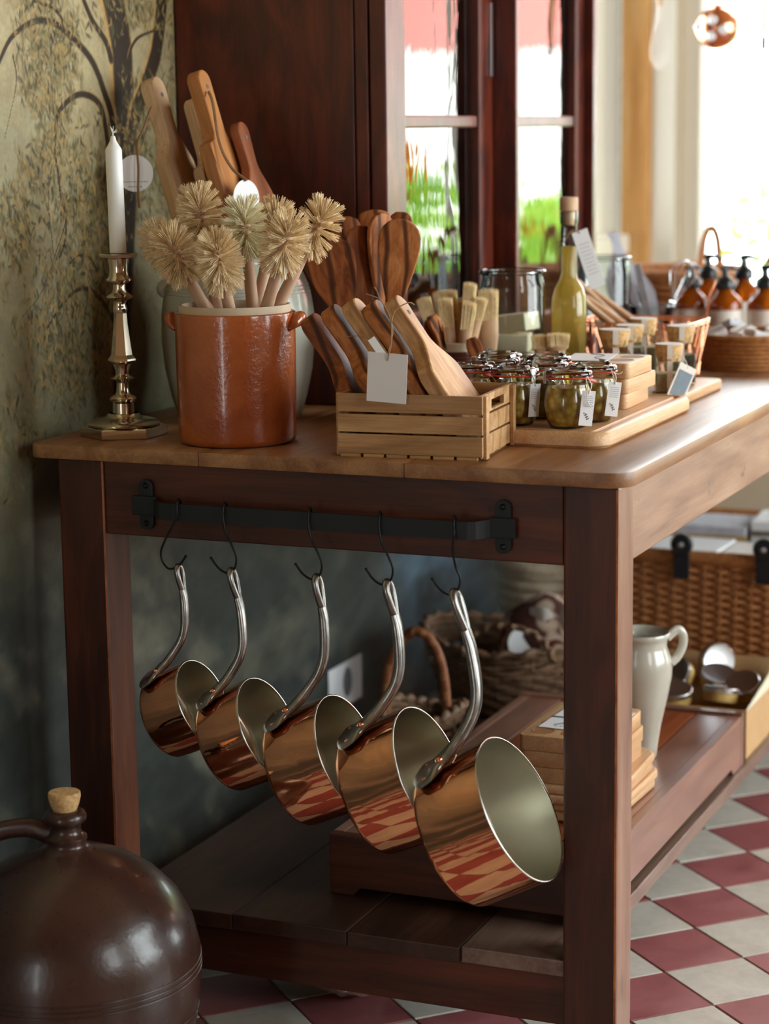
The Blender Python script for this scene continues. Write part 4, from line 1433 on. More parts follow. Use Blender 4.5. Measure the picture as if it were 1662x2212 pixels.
RJ = 'jars of green relish on the beech board'
JL = [(-0.134, 0.206, 0.3, 'front right relish jar, nearest the edge of the beech board'),
      (-0.2105, 0.2115, 2.2, 'relish jar standing right beside the small crate'),
      (-0.2850, 0.236, 0.1, 'relish jar half hidden behind the small crate, red tab showing'),
      (-0.1225, 0.279, -2.3, 'relish jar right behind the front right one, red tab up'),
      (-0.1960, 0.2920, 1.0, 'relish jar in the middle of the group'),
      (-0.2760, 0.312, 2.8, 'relish jar behind the half hidden one, seen only by its lid'),
      (-0.2180, 0.371, 0.9, 'relish jar at the back middle of the group'),
      (-0.298, 0.390, 2.0, 'relish jar at the back left, next to the small brown crock')]
proto = relish_jar()
jars = []
for k, (x, y, a, lab) in enumerate(JL):
    if k == 0:
        o = proto
        o.location, o.rotation_euler = (x, y, ZB), (0, 0, a)
        o['label'] = lab
    else:
        o = dup(proto, (x, y, ZB), (0, 0, a), lab)
    o['group'] = RJ
    jars.append(o)


def sprig(b, c, s, n):
    """little printed herb sprig as flat ink dabs on a card lying in the xz plane"""
    r = random.Random(n)
    tube([(c[0]-s*0.3, c[1], c[2]+s*0.5), (c[0], c[1], c[2]), (c[0]+s*0.35, c[1], c[2]-s*0.6)], s*0.04, 4, b)
    for k in range(7):
        f = k/6
        blob(b, (c[0]+s*(-0.3+0.65*f)+s*0.2*(1 if k % 2 else -1), c[1], c[2]+s*(0.5-1.1*f)), (s*0.17, 0.0001, s*0.10), 1, rot=Matrix.Rotation(r.uniform(-1, 1), 3, 'Y'))


def jar_tag(label, loc, rot, w, h, strings):
    o = thing('jar_tag', label, 'tag', loc, rot, 'printed tags tied to the relish jars')
    c = obj('card', box(BM(), (0, 0, -h/2), (w, 0.0006, h)), M_paper, o)
    b = BM()
    r = random.Random(int(loc[1]*1000))
    for k in range(6):
        z = -h*(0.16+0.055*k)
        x = -w*0.36
        while x < w*0.3:
            wv = r.uniform(0.0008, 0.0024)
            box(b, (x+wv/2, -0.00045, z), (wv, 0.0002, 0.00045))
            x += wv+0.0007
    sprig(b, (0, -0.0005, -h*0.72), h*0.16, 3)
    obj('print', b, M_ink, c)
    s = BM()
    for pts in strings:
        tube(pts, 0.00075, 6, s, smooth_n=5)
    obj('string', s, M_string, o, smooth=60)


jar_tag('printed white tag hanging from the front right relish jar', (-0.0975, 0.1835, 0.8742), (0.06, 0.10, 0.62), 0.0185, 0.0465,
        [[(0.0, -0.001, -0.004), (-0.003, 0.001, 0.006), (-0.005, 0.004, 0.016), (-0.002, 0.004, 0.0185)], [(0.0, -0.001, -0.004), (0.002, 0.0, 0.008), (-0.004, 0.004, 0.0185)], [(-0.004, -0.002, 0.004), (-0.002, -0.003, -0.012), (0.004, -0.003, -0.021)]])
jar_tag('printed white tag on the jar behind the front right one', (-0.0845, 0.2580, 0.8780), (0.05, 0.12, 0.62), 0.0180, 0.0465,
        [[(0.0, -0.001, -0.003), (-0.004, 0.001, 0.008), (-0.007, 0.004, 0.0150)], [(-0.007, 0.003, 0.013), (0.003, 0.001, 0.011), (0.008, 0.0, 0.015)], [(0.0, -0.001, -0.003), (-0.001, 0.0, 0.009), (-0.007, 0.004, 0.0145)]])
jar_tag('printed white tag on the jar beside the small crate', (-0.1745, 0.1915, 0.8800), (0.05, 0.05, 1.05), 0.0180, 0.0440,
        [[(0.0, -0.001, -0.003), (-0.003, 0.001, 0.006), (-0.005, 0.004, 0.0135)], [(-0.005, 0.004, 0.0125), (-0.009, 0.004, 0.020), (-0.013, 0.004, 0.0185)]])

# stacked blocks with round recesses, a card on top


def block(name, label, x, y, z, w, d, h, holes, m, group, rz=0.0):
    o = thing(name, label, 'wooden block', (x, y, z), (0, 0, rz), group)
    body = obj('body', xform(prism(rrect(w, d, 0.009, 5), h, 0.0016, plane='XY'), Matrix.Translation((0, 0, h/2))), m, o, smooth=40)
    for (hx, hy, r) in holes:
        obj('recess', lathe([(r, h+0.0002), (r-0.0006, h+0.0004), (r-0.0022, h+0.0003), (r-0.0024, h+0.00005), (0, h+0.00005)], 32, close_bottom=False), M_hole, body, (hx, hy, 0))
    return o


M_hole = plain('recess_shade', S(150, 104, 62), 0.6, var=0.08, vscale=20)  # darker flat disc: the hollow's shade is painted, nothing is cut out
SB = 'wooden blocks stacked behind the relish jars'
block('tealight_block', 'bottom one of three stacked pale wooden blocks on the beech board', -0.148, 0.4680, ZB, 0.066, 0.128, 0.0215, [], M_beech, SB, 0.03)
block('tealight_block', 'middle one of three stacked pale wooden blocks on the beech board', -0.143, 0.4700, ZB+0.0218, 0.068, 0.130, 0.0215, [], M_beech, SB, -0.05)
block('tealight_block', 'top block of the stack with two round recesses on the beech board', -0.144, 0.4660, ZB+0.0436, 0.067, 0.130, 0.0215, [(0.012, 0.030, 0.018), (0.010, -0.018, 0.018)], M_beech, SB, 0.02)
o = thing('paper_card', 'white card lying on the stacked blocks behind the jars', 'card', (-0.183, 0.470, ZB+0.0656), (0, 0, 0.15))
obj('sheet', bx(-0.035, 0.028, -0.05, 0.05, 0, 0.0006), M_paper, o)
b = BM()
tube([(0.026, -0.048, 0.0012), (0.005, -0.02, 0.002), (0.015, 0.01, 0.002), (-0.01, 0.04, 0.0012)], 0.0005, 6, b, smooth_n=6)
obj('twine', b, M_ink, o)

# ------------------------------------------------------------------ small brown crock with pastry brushes
bc = thing('brown_crock', 'small ribbed brown crock holding pastry brushes', 'crock', (-0.440, 0.583, ZT))
obj('body', lathe([(0, 0.0004), (0.031, 0.0004), (0.0345, 0.004), (0.0355, 0.05), (0.0362, 0.060), (0.0350, 0.0625), (0.0362, 0.065), (0.0350, 0.0675), (0.0362, 0.070), (0.0350, 0.0725), (0.0362, 0.075), (0.0355, 0.080), (0.033, 0.0805), (0.032, 0.02), (0, 0.01)], 64, close_bottom=False), M_browncrock, bc, smooth=45)
obj('collar', lathe([(0.0355, 0.0800), (0.0352, 0.0925), (0.034, 0.0935), (0.0318, 0.0935), (0.0315, 0.075)], 64, close_bottom=False), M_unglazed, bc, smooth=45)


def pastry_brush(label, top, base, hl, w, yaw=0.3, thick=0.012, hb=0.5, group='pastry brushes with pale bristles'):
    a, b_ = Vector(top), Vector(base)
    d = a-b_
    L = d.length
    o = thing('pastry_brush', label, 'brush', tuple(b_), group=group)
    o.rotation_mode = 'QUATERNION'
    o.rotation_quaternion = Vector((0, 0, 1)).rotation_difference(d.normalized()) @ Matrix.Rotation(yaw, 3, 'Z').to_quaternion()
    h = L-hl
    obj('handle', tube([(0, 0, 0), (0, 0, h*0.5), (0, 0, h*0.8), (0, 0, h)], [w*0.34, w*0.36, w*0.5, w*0.5], 14, smooth_n=4, flat=thick/w), M_spoonwood, o, smooth=50)
    V, F = [], []
    r = random.Random(int(abs(top[0])*9999))
    for _ in range(420):
        u, v = r.uniform(-1, 1), r.uniform(-1, 1)
        p0 = Vector((u*w*0.46, v*thick*0.42, h-0.002))
        p1 = Vector((u*w*0.56+r.uniform(-1, 1)*0.0008, v*thick*0.55, L*1.0-0.004*u*u*0.5+r.uniform(-0.002, 0.001)))
        k0 = len(V)
        V += [p0+Vector((0.0007, 0, 0)), p0+Vector((-0.0004, 0.0006, 0)), p0+Vector((-0.0004, -0.0006, 0)), p1]
        F += [(k0, k0+1, k0+3), (k0+1, k0+2, k0+3), (k0+2, k0, k0+3)]
    me = bpy.data.meshes.new('bristles')
    me.from_pydata([tuple(q) for q in V], [], F)
    bo = obj('bristles', me, M_hair, o)
    bo['kind'] = 'stuff'
    return o


B0 = (-0.440, 0.583, 0.815)
for k, (tp, hl, w, lab) in enumerate([
    ((-0.488, 0.566, 0.962), 0.036, 0.021, 'leftmost pastry brush in the brown crock, leaning far left'),
    ((-0.473, 0.597, 0.970), 0.038, 0.020, 'pastry brush standing behind the leftmost one in the brown crock'),
    ((-0.455, 0.572, 0.962), 0.046, 0.021, 'front left pastry brush leaning over the brown crock rim'),
    ((-0.460, 0.605, 0.972), 0.038, 0.022, 'pastry brush at the back of the brown crock'),
    ((-0.421, 0.598, 0.984), 0.036, 0.019, 'tallest pastry brush in the brown crock'),
    ((-0.4335, 0.602, 0.960), 0.034, 0.022, 'fluffy pastry brush in the middle of the brown crock'),
    ((-0.4130, 0.574, 0.957), 0.044, 0.020, 'round pastry brush at the front right of the brown crock'),
    ((-0.4020, 0.597, 0.962), 0.036, 0.018, 'rightmost pastry brush in the brown crock')]):
    pastry_brush(lab, tp, (B0[0]+(tp[0]-B0[0])*0.1, B0[1]+(tp[1]-B0[1])*0.1, 0.815), hl, w)
spatula('small olive wood spoon beside the brown crock, darker of two', (-0.470, 0.548, 0.930), (-0.437, 0.570, 0.820), 0.026, 0.045, M_olive_dark, 0.3, True, group='olive wood spoons at the brown crock')
spatula('striped olive wood spoon in front of the brown crock brushes', (-0.461, 0.536, 0.937), (-0.445, 0.567, 0.820), 0.024, 0.055, M_olive, 0.9, True, group='olive wood spoons at the brown crock')
spatula('thin brown wooden spreader lying against the brown crock', (-0.404, 0.552, 0.902), (-0.362, 0.530, 0.822), 0.024, 0.07, M_olive_dark, 0.4, group='olive wood spoons at the brown crock')
pastry_brush('single wide brush standing by itself before the soap jar', (-0.409, 0.640, 0.972), (-0.402, 0.632, 0.8012), 0.050, 0.030)

# ------------------------------------------------------------------ glass soap jar, oil bottle, dishes


def big_jar(label, x, y, r, h):
    o = thing('glass_jar', label, 'jar', (x, y, ZT), group='big glass storage jars')
    obj('glass', lathe([(0, 0.0006), (r-0.006, 0.0006), (r-0.001, 0.005), (r, 0.012), (r, h-0.035), (r*0.99, h-0.025), (r*0.93, h-0.014), (r*0.93, h-0.008)], 64, close_bottom=False), M_jarglass, o, smooth=50)
    obj('rolled_rim', tube([(r*0.955*math.cos(a), r*0.955*math.sin(a), h-0.004) for a in np.linspace(0, 2*PI, 56, endpoint=False)], 0.0038, 8, closed=True), M_jarglass, o, smooth=60)
    return o


big_jar('big open glass jar full of soap bars', -0.398, 0.722, 0.052, 0.196)
for k, (dx, dy, z, rz, m) in enumerate([(-0.012, 0.0, 0.807, 0.1, M_soap), (0.004, 0.004, 0.837, -0.25, M_soap), (-0.004, -0.003, 0.867, 0.2, M_soap), (0.004, 0.002, 0.897, -0.15, M_soap)]):
    o = thing('soap_bar', ['lowest', 'second lowest', 'second highest', 'top'][k]+' olive soap bar stacked inside the big glass jar', 'soap', (-0.398+dx, 0.722+dy, z), (0, (-0.12 if k == 3 else 0.03), rz), 'soap bars in the glass jar')
    obj('bar', box(BM(), (0, 0, 0.0142), (0.066, 0.050, 0.028), 0.003), m, o)
o = thing('soap_wrapper', 'round orange seal stuck on the lowest soap bar in the jar', 'sticker', (-0.393, 0.6955, 0.822), (PI/2, 0, 0))
obj('disc', lathe([(0, 0), (0.010, 0), (0.010, 0.0006), (0, 0.0006)], 24, close_bottom=False), plain('orange_print', S(206, 116, 60), 0.6), o)

bo = thing('oil_bottle', 'slim clear bottle of golden oil with wooden stopper and white tag', 'bottle', (-0.330, 0.800, ZT))
obj('glass', lathe([(0, 0.0006), (0.026, 0.0006), (0.029, 0.004), (0.0292, 0.130), (0.028, 0.148), (0.023, 0.163), (0.0155, 0.174), (0.0128, 0.184), (0.0125, 0.262), (0.0142, 0.266), (0.0145, 0.282), (0.0135, 0.284), (0.0105, 0.284)], 56, close_bottom=False), M_bottleglass, bo, smooth=50)
obj('oil', lathe([(0, 0.004), (0.025, 0.004), (0.0275, 0.007), (0.0277, 0.130), (0.0265, 0.147), (0.0215, 0.162), (0.0140, 0.173), (0.0113, 0.184), (0.0111, 0.228), (0, 0.2285)], 48, close_bottom=False), M_oil, bo, smooth=50)
obj('stopper', lathe([(0, 0.262), (0.0095, 0.262), (0.0103, 0.284), (0.0145, 0.2845), (0.0148, 0.288), (0.0148, 0.304), (0.0135, 0.306), (0, 0.306)], 36, close_bottom=False), M_spoonwood, bo, smooth=40)
tg = thing('bottle_tag', 'long white printed tag tied to the neck of the oil bottle', 'tag', (-0.309, 0.790, 1.0535), (0.03, -0.33, 0.42))
c = obj('card', box(BM(), (0, 0, -0.0475), (0.026, 0.0006, 0.095)), M_paper, tg)
b = BM()
r = random.Random(5)
for k in range(9):
    x = -0.008
    while x < 0.007:
        wv = r.uniform(0.001, 0.003)
        box(b, (x+wv/2, -0.0005, -0.022-0.0062*k), (wv, 0.0002, 0.0007))
        x += wv+0.001
obj('print', b, M_ink, c)
b = BM()
tube([(0.0, -0.001, -0.004), (-0.010, 0.0, 0.004), (-0.030, -0.004, -0.008), (-0.042, 0.006, -0.012), (-0.034, 0.020, -0.008), (-0.012, 0.018, 0.002), (0.0, 0.001, -0.002)], 0.0008, 6, b, smooth_n=6)
obj('twine', b, M_twine, tg, smooth=60)

di = thing('glass_dish', 'shallow clear glass dish holding two short brushes', 'dish', (-0.302, 0.628, ZT))
obj('bowl', lathe([(0, 0.0006), (0.020, 0.0006), (0.024, 0.003), (0.018, 0.012), (0.016, 0.045), (0.022, 0.060), (0.036, 0.068), (0.039, 0.072), (0.036, 0.073), (0.020, 0.066), (0, 0.064)], 56, close_bottom=False), M_jarglass, di, smooth=50)
for k, (dx, dz, lab) in enumerate(((-0.017, 0.072, 'left one of two short wide brushes lying on the glass dish'), (0.012, 0.072, 'right one of two short wide brushes lying on the glass dish'))):
    pastry_brush(lab, (-0.302+dx, 0.626+0.004*k, ZT+0.104+0.003*k), (-0.302+dx, 0.628, ZT+dz), 0.021, 0.024+0.008*k, 0.35, group='short brushes on the glass dish')
di2 = thing('glass_dish', 'small empty glass dish behind the single wide brush', 'dish', (-0.352, 0.650, ZT))
obj('bowl', lathe([(0, 0.0006), (0.016, 0.0006), (0.018, 0.003), (0.012, 0.012), (0.011, 0.052), (0.018, 0.062), (0.024, 0.068), (0.022, 0.070), (0.010, 0.064), (0, 0.062)], 48, close_bottom=False), M_jarglass, di2, smooth=50)

# cork stoppered jars on the second board
CJ = 'cork stoppered jars on the smaller beech board'


def cork_jar(label, x, y, top, s, fill, group=CJ, zb=ZT+0.0162):
    o = thing('cork_jar', label, 'jar', (x, y, zb), (0, 0, 0.35), group)
    h = top-zb
    hc = 0.020
    hb = h-hc
    obj('glass', xform(lathe([(0, 0.0005), (s*1.30, 0.0005), (s*1.38, 0.003), (s*1.38, hb-0.022), (s*1.28, hb-0.012), (s*0.98, hb-0.005), (s*0.92, hb), (s*1.0, hb+0.004), (s*0.96, hb+0.006)], 4, close_bottom=False), Matrix.Rotation(PI/4, 4, 'Z')), M_jarglass, o, smooth=20)
    obj('contents', xform(lathe([(0, 0.003), (s*1.24, 0.003), (s*1.30, 0.006), (s*1.30, (hb-0.022)*0.94), (0, (hb-0.022)*0.95)], 4, close_bottom=False), Matrix.Rotation(PI/4, 4, 'Z')), fill, o)
    obj('cork', lathe([(0, hb-0.006), (s*0.80, hb-0.006), (s*0.93, hb+0.0065), (s*1.0, h-0.001), (s*0.98, h), (0, h)], 32, close_bottom=False), M_cork, o, smooth=40)
    obj('seal', lathe([(0, h+0.0002), (s*0.97, h+0.0002), (s*0.97, h+0.0008), (0, h+0.0008)], 32, close_bottom=False), M_label, o)
    b = BM()
    box(b, (0, -s*1.0-0.0004, h-0.010), (0.0085, 0.0006, 0.022))
    box(b, (0, -s*0.985-0.0006, hb*0.52), (0.0085, 0.0006, hb*0.80))
    obj('paper_strap', b, M_label, o)
    return o


cork_jar('cork jar of pale salt standing in front, with a chalkboard tag', -0.1270, 0.672, 0.889, 0.0215, M_salt)
cork_jar('cork jar of dark herb salt behind the pale salt jar', -0.1400, 0.785, 0.9065, 0.0225, M_herb)
cork_jar('leftmost cork jar, next to the oil bottle and blocks', -0.2130, 0.672, 0.9090, 0.0240, M_cork)
cork_jar('cork jar behind the leftmost one, second from the oil bottle', -0.2150, 0.758, 0.9080, 0.0225, M_herb)
cork_jar('cork jar third from the oil bottle, under the copper wire rim', -0.2160, 0.836, 0.9120, 0.0225, M_salt)
tg = thing('jar_tag', 'grey framed chalkboard tag leaning on the pale salt jar', 'tag', (-0.0900, 0.650, 0.8590), (0.10, 0.42, 0.95))
obj('card', box(BM(), (0, 0, -0.0265), (0.034, 0.0008, 0.053)), M_label, tg)
obj('panel', box(BM(), (0, -0.0008, -0.0300), (0.027, 0.0006, 0.040)), plain('slate_print', S(120, 132, 142), 0.7, var=0.1, vscale=90), tg)
b = BM()
tube([(0, -0.001, -0.004), (-0.008, 0.004, 0.006), (-0.018, 0.012, 0.010)], 0.0007, 6, b, smooth_n=5)
obj('string', b, M_string, tg)

# ------------------------------------------------------------------ copper wire basket with wooden spoons
wb = thing('wire_basket', 'oblong copper wire basket holding wooden spoons', 'basket', (-0.262, 0.985, ZT))
for z, ins in ((0.096, 0.0), (0.091, 0.001)):
    obj('rim_wire', tube([(u, v, z) for u, v in rrect(0.205-ins, 0.150-ins, 0.03, 6)], 0.0019, 8, closed=True), M_wirecu, wb, smooth=60)
obj('base_wire', tube([(u, v, 0.0022) for u, v in rrect(0.175, 0.12, 0.025, 6)], 0.0018, 8, closed=True), M_wirecu, wb, smooth=60)
top_l, bot_l = rrect(0.204, 0.149, 0.03, 6), rrect(0.175, 0.12, 0.025, 6)


def along(loop, f):
    n = len(loop)
    ds = [math.dist(loop[k], loop[(k+1) % n]) for k in range(n)]
    tot = sum(ds)*(f % 1.0)
    for k in range(n):
        if tot <= ds[k]:
            a, b_ = loop[k], loop[(k+1) % n]
            t_ = tot/ds[k] if ds[k] else 0
            return (a[0]+(b_[0]-a[0])*t_, a[1]+(b_[1]-a[1])*t_)
        tot -= ds[k]
    return loop[0]


for k in range(22):
    a, c2 = along(top_l, k/22), along(bot_l, (k+0.7)/22)
    d2 = along(bot_l, (k-0.7)/22)
    obj('cross_wire', tube([(a[0], a[1], 0.093), ((a[0]+c2[0])/2, (a[1]+c2[1])/2, 0.045), (c2[0], c2[1], 0.003)], 0.0011, 6), M_wirecu, wb)
    obj('cross_wire', tube([(a[0], a[1], 0.093), ((a[0]+d2[0])/2, (a[1]+d2[1])/2, 0.045), (d2[0], d2[1], 0.003)], 0.0011, 6), M_wirecu, wb)
obj('bail_handle', tube([(0.098, 0.05, 0.094), (0.100, 0.045, 0.115), (0.106, 0.045, 0.140), (0.112, 0.05, 0.160)], 0.0024, 8, smooth_n=4), M_wirecu, wb, smooth=60)
for k, (tx, ty, tz, bx2, by2) in enumerate([(-0.395, 0.975, 0.960, -0.235, 0.95), (-0.383, 1.010, 0.955, -0.225, 0.985), (-0.372, 0.955, 0.940, -0.220, 0.94), (-0.360, 0.985, 0.930, -0.205, 0.965), (-0.375, 1.035, 0.945, -0.215, 1.02)]):
    a, b_ = Vector((tx, ty, tz)), Vector((bx2, by2, 0.822+0.006*k))
    o = thing('wooden_spoon', ['highest pale wooden spoon handle', 'second highest pale wooden spoon handle', 'thin pale wooden spoon handle in front', 'lowest pale wooden spoon handle', 'rearmost pale wooden spoon handle'][k]+' sticking out of the copper wire basket', 'spoon', tuple(b_), group='wooden spoons in the copper wire basket')
    d = a-b_
    o.rotation_mode = 'QUATERNION'
    o.rotation_quaternion = Vector((0, 0, 1)).rotation_difference(d.normalized())
    L = d.length
    obj('handle', tube([(0, 0, 0.04), (0, 0, L*0.6), (0, 0, L)], [0.0045, 0.0055, 0.0065], 10, smooth_n=4), M_spoonwood, o, smooth=60)
    b = BM()
    blob(b, (0, 0, 0.022), (0.017, 0.006, 0.026), 2)
    obj('bowl', b, M_spoonwood, o, smooth=60)
o = thing('terracotta_dish', 'reddish terracotta dish inside the copper wire basket', 'dish', (-0.300, 0.990, ZT+0.0045))
obj('bowl', lathe([(0, 0.0), (0.030, 0.0), (0.036, 0.004), (0.040, 0.06), (0.041, 0.075), (0.038, 0.075), (0.034, 0.01), (0, 0.006)], 40, close_bottom=False), plain('terracotta', S(190, 116, 82), 0.6, var=0.08), o, smooth=45)

# ------------------------------------------------------------------ round wicker tray


def coil_basket(name, label, cat, x, y, z, r0, r1, h, m, rows=9, knob=0.0, group=None, seg=72, hollow=True, rx=1.0):
    """coiled basket: stacked strands, each row its own coil with stitches as relief"""
    o = thing(name, label, cat, (x, y, z), group=group)
    b = BM()
    hr = h/rows
    for k in range(rows):
        f = (k+0.5)/rows
        r = r0+(r1-r0)*f
        pts = []
        for q in range(seg):
            a = 2*PI*q/seg
            w = 1+0.012*math.sin(a*36+k*PI)
            pts.append((r*w*rx*math.cos(a), r*w*math.sin(a), hr*(k+0.5)))
        tube(pts, hr*(0.56 if k else 0.5), 6, b, closed=True, up=(0, 0, 1))
    bo_ = obj('coiled_side', b, m, o, smooth=60)
    bo_['kind'] = 'stuff'
    obj('base', xform(lathe([(0, 0.001), (r0, 0.001), (r0, 0.006), (0, 0.006)], 40, close_bottom=False), Matrix.Diagonal((rx, 1, 1, 1))), m, o)
    obj('rim', tube([(r1*rx*math.cos(a), r1*math.sin(a), h) for a in np.linspace(0, 2*PI, seg, endpoint=False)], hr*0.62, 8, closed=True), m, o, smooth=60)
    return o


coil_basket('wicker_tray', 'round low honey wicker tray at the right edge of the table', 'tray', -0.130, 1.195, ZT, 0.092, 0.100, 0.058, M_rattan, 8)
for k, (dx, dy, rz, m, lab) in enumerate([(-0.060, -0.02, 0.5, M_paper, 'white folded packet'), (-0.02, 0.03, 1.3, M_label, 'cream heart shaped packet'), (0.02, -0.03, 2.2, M_paper, 'pale curled ribbon packet'), (0.05, 0.02, 0.1, M_label, 'cream flat packet'), (-0.05, 0.045, 2.6, M_cloth, 'grey blue packet')]):
    o = thing('soap_packet', lab+' lying in the round wicker tray', 'packet', (-0.130+dx, 1.195+dy, ZT+0.052+0.002*k), (0.25, 0.2*(k-2), rz), 'packets in the wicker tray')
    obj('wrapper', box(BM(), (0, 0, 0.004), (0.050, 0.030, 0.012), 0.003), m, o)
    obj('tie', box(BM(), (0, 0, 0.0104), (0.052, 0.003, 0.0008)), M_ink, o)

# ------------------------------------------------------------------ amber pump bottles
AP = 'amber pump bottles with cream labels'


def pump_bottle(label, x, y, h, a):
    o = thing('pump_bottle', label, 'bottle', (x, y, ZT), (0, 0, a), AP)
    s = h/0.165
    obj('glass', lathe([(0, 0.0006), (0.029, 0.0006), (0.0325, 0.004), (0.0328, 0.085*s), (0.0315, 0.094*s), (0.0255, 0.104*s), (0.0150, 0.113*s), (0.0128, 0.118*s), (0.0128, 0.122*s), (0, 0.122*s)], 48, close_bottom=False), M_amber, o, smooth=50)
    lb = obj('label', lathe([(0.0331, 0.012), (0.0331, 0.080*s)], 48, close_bottom=False), M_label, o, smooth=60)
    b = BM()
    for k in range(5):
        aa = -1.2+0.5*k
        blob(b, (0.0334*math.cos(aa), 0.0334*math.sin(aa), 0.030+0.004*(k % 2)), (0.0025, 0.0025, 0.006), 1)
    obj('printed_leaves', b, plain('green_print', S(110, 130, 104), 0.7) if 'green_print' not in bpy.data.materials else bpy.data.materials['green_print'], lb)
    obj('collar', lathe([(0, 0.119*s), (0.0175, 0.119*s), (0.0180, 0.121*s), (0.0180, 0.133*s), (0.0150, 0.137*s), (0.0070, 0.142*s), (0.0058, 0.153*s), (0, 0.153*s)], 32, close_bottom=False), M_pump, o, smooth=40)
    obj('spout', tube([(-0.008, 0, 0.1555*s), (0.0, 0, 0.158*s), (0.014, 0, 0.158*s), (0.027, 0, 0.1535*s)], [0.005, 0.0058, 0.0045, 0.003], 10, smooth_n=4), M_pump, o, smooth=60)
    return o


pump_bottle('leftmost amber pump bottle, behind the wicker tray', -0.303, 1.445, 0.163, 1.2)
pump_bottle('middle front amber pump bottle, behind the wicker tray', -0.2335, 1.430, 0.163, 1.0)
pump_bottle('rightmost amber pump bottle at the picture edge', -0.164, 1.455, 0.163, 0.4)
pump_bottle('amber pump bottle behind the leftmost one', -0.300, 1.560, 0.176, 0.3)
pump_bottle('amber pump bottle behind the middle one', -0.230, 1.560, 0.176, 0.3)

# ------------------------------------------------------------------ things at the far end of the table
big_jar('big glass jar behind the oil bottle, with pale pieces at the bottom', -0.385, 1.165, 0.046, 0.192)
o = thing('soap_bar', 'pink soap standing in the glass jar behind the oil bottle', 'soap', (-0.385, 1.165, ZT+0.006), (0, 0, 0.4))
obj('bar', box(BM(), (0, 0, 0.026), (0.045, 0.03, 0.05), 0.004), M_pinksoap, o)
gd = thing('glass_dish', 'clear glass bowl holding whisk and spatulas behind the wire basket', 'bowl', (-0.318, 1.235, ZT))
obj('bowl', lathe([(0, 0.0006), (0.025, 0.0006), (0.028, 0.004), (0.034, 0.05), (0.042, 0.090), (0.044, 0.100), (0.042, 0.101), (0.033, 0.06), (0, 0.01)], 48, close_bottom=False), M_jarglass, gd, smooth=50)
for k in range(3):
    o = thing('palette_knife', ['left', 'middle', 'right'][k]+' grey flat spatula standing in the clear glass bowl', 'spatula', (-0.318-0.008+0.008*k, 1.236+0.006*k, ZT+0.012), (0, -0.42+0.09*k, 0), 'grey spatulas in the glass bowl')
    obj('blade', bx(-0.0065, 0.0065, -0.001, 0.001, 0.05, 0.165, 0.0008), M_cloth, o)
    obj('handle', bx(-0.005, 0.005, -0.004, 0.004, 0.0, 0.0495, 0.002), M_spoonwood, o)
wh = thing('whisk', 'steel whisk leaning right out of the clear glass bowl', 'whisk', (-0.315, 1.245, ZT+0.012), (0, 0.34, 0))
obj('handle', tube([(0, 0, 0), (0, 0, 0.10)], 0.006, 10), M_steelclip, wh, smooth=60)
for k in range(4):
    a = PI*k/4
    c, s = math.cos(a), math.sin(a)
    obj('loop_wire', tube([(0, 0, 0.10), (0.020*c, 0.020*s, 0.140), (0.022*c, 0.022*s, 0.160), (0, 0, 0.178), (-0.022*c, -0.022*s, 0.160), (-0.020*c, -0.020*s, 0.140), (0, 0, 0.10)], 0.0008, 5, smooth_n=5), M_steelclip, wh)
# draped net cloth
b = BM()
nu, nv = 18, 14
vv = []
for i in range(nu+1):
    row = []
    for j in range(nv+1):
        u, v = i/nu, j/nv
        x = -0.060+0.13*u*(0.25+0.75*v)+0.01*math.sin(9*v+3*u)
        y = 0.03*math.sin(6*u+2*v)+0.02*math.cos(11*u)
        z = 0.205-0.205*v**1.1-0.012*math.sin(8*u)*v*(1-v)
        row.append(b.verts.new((x, y, max(z, 0.001))))
    vv.append(row)
for i in range(nu):
    for j in range(nv):
        b.faces.new((vv[i][j], vv[i+1][j], vv[i+1][j+1], vv[i][j+1]))
bmesh.ops.solidify(b, geom=b.faces[:], thickness=0.004)
o = obj('net_bag', b, M_cloth, None, (-0.462, 1.60, ZT+0.0045), None, 60)
tag(o, 'grey white net cloth heaped beside the back window post', 'cloth')
# wicker baskets at the back
wbk = coil_basket('wicker_basket', 'wicker basket with looped handle behind the pump bottles', 'basket', -0.42, 1.78, ZT, 0.115, 0.135, 0.125, M_cane, 8)
b = tube([(0.05, -0.02, 0.12), (0.055, -0.02, 0.17), (0.062, -0.015, 0.205), (0.074, -0.01, 0.212), (0.084, -0.01, 0.190), (0.088, -0.01, 0.150), (0.09, -0.01, 0.12)], 0.007, 8, smooth_n=6)
obj('loop_handle', b, M_cane, wbk, smooth=60)
wbk2 = coil_basket('wicker_basket', 'wicker basket with tall hoop handle at the far right', 'basket', -0.150, 1.85, ZT, 0.100, 0.115, 0.10, M_cane, 7)
obj('hoop_handle', tube([(-0.112, 0, 0.095), (-0.10, 0, 0.145), (-0.06, 0, 0.20), (0, 0, 0.215), (0.06, 0, 0.20), (0.10, 0, 0.145), (0.112, 0, 0.095)], 0.0065, 8, smooth_n=6), M_bentcane, wbk2, smooth=60)

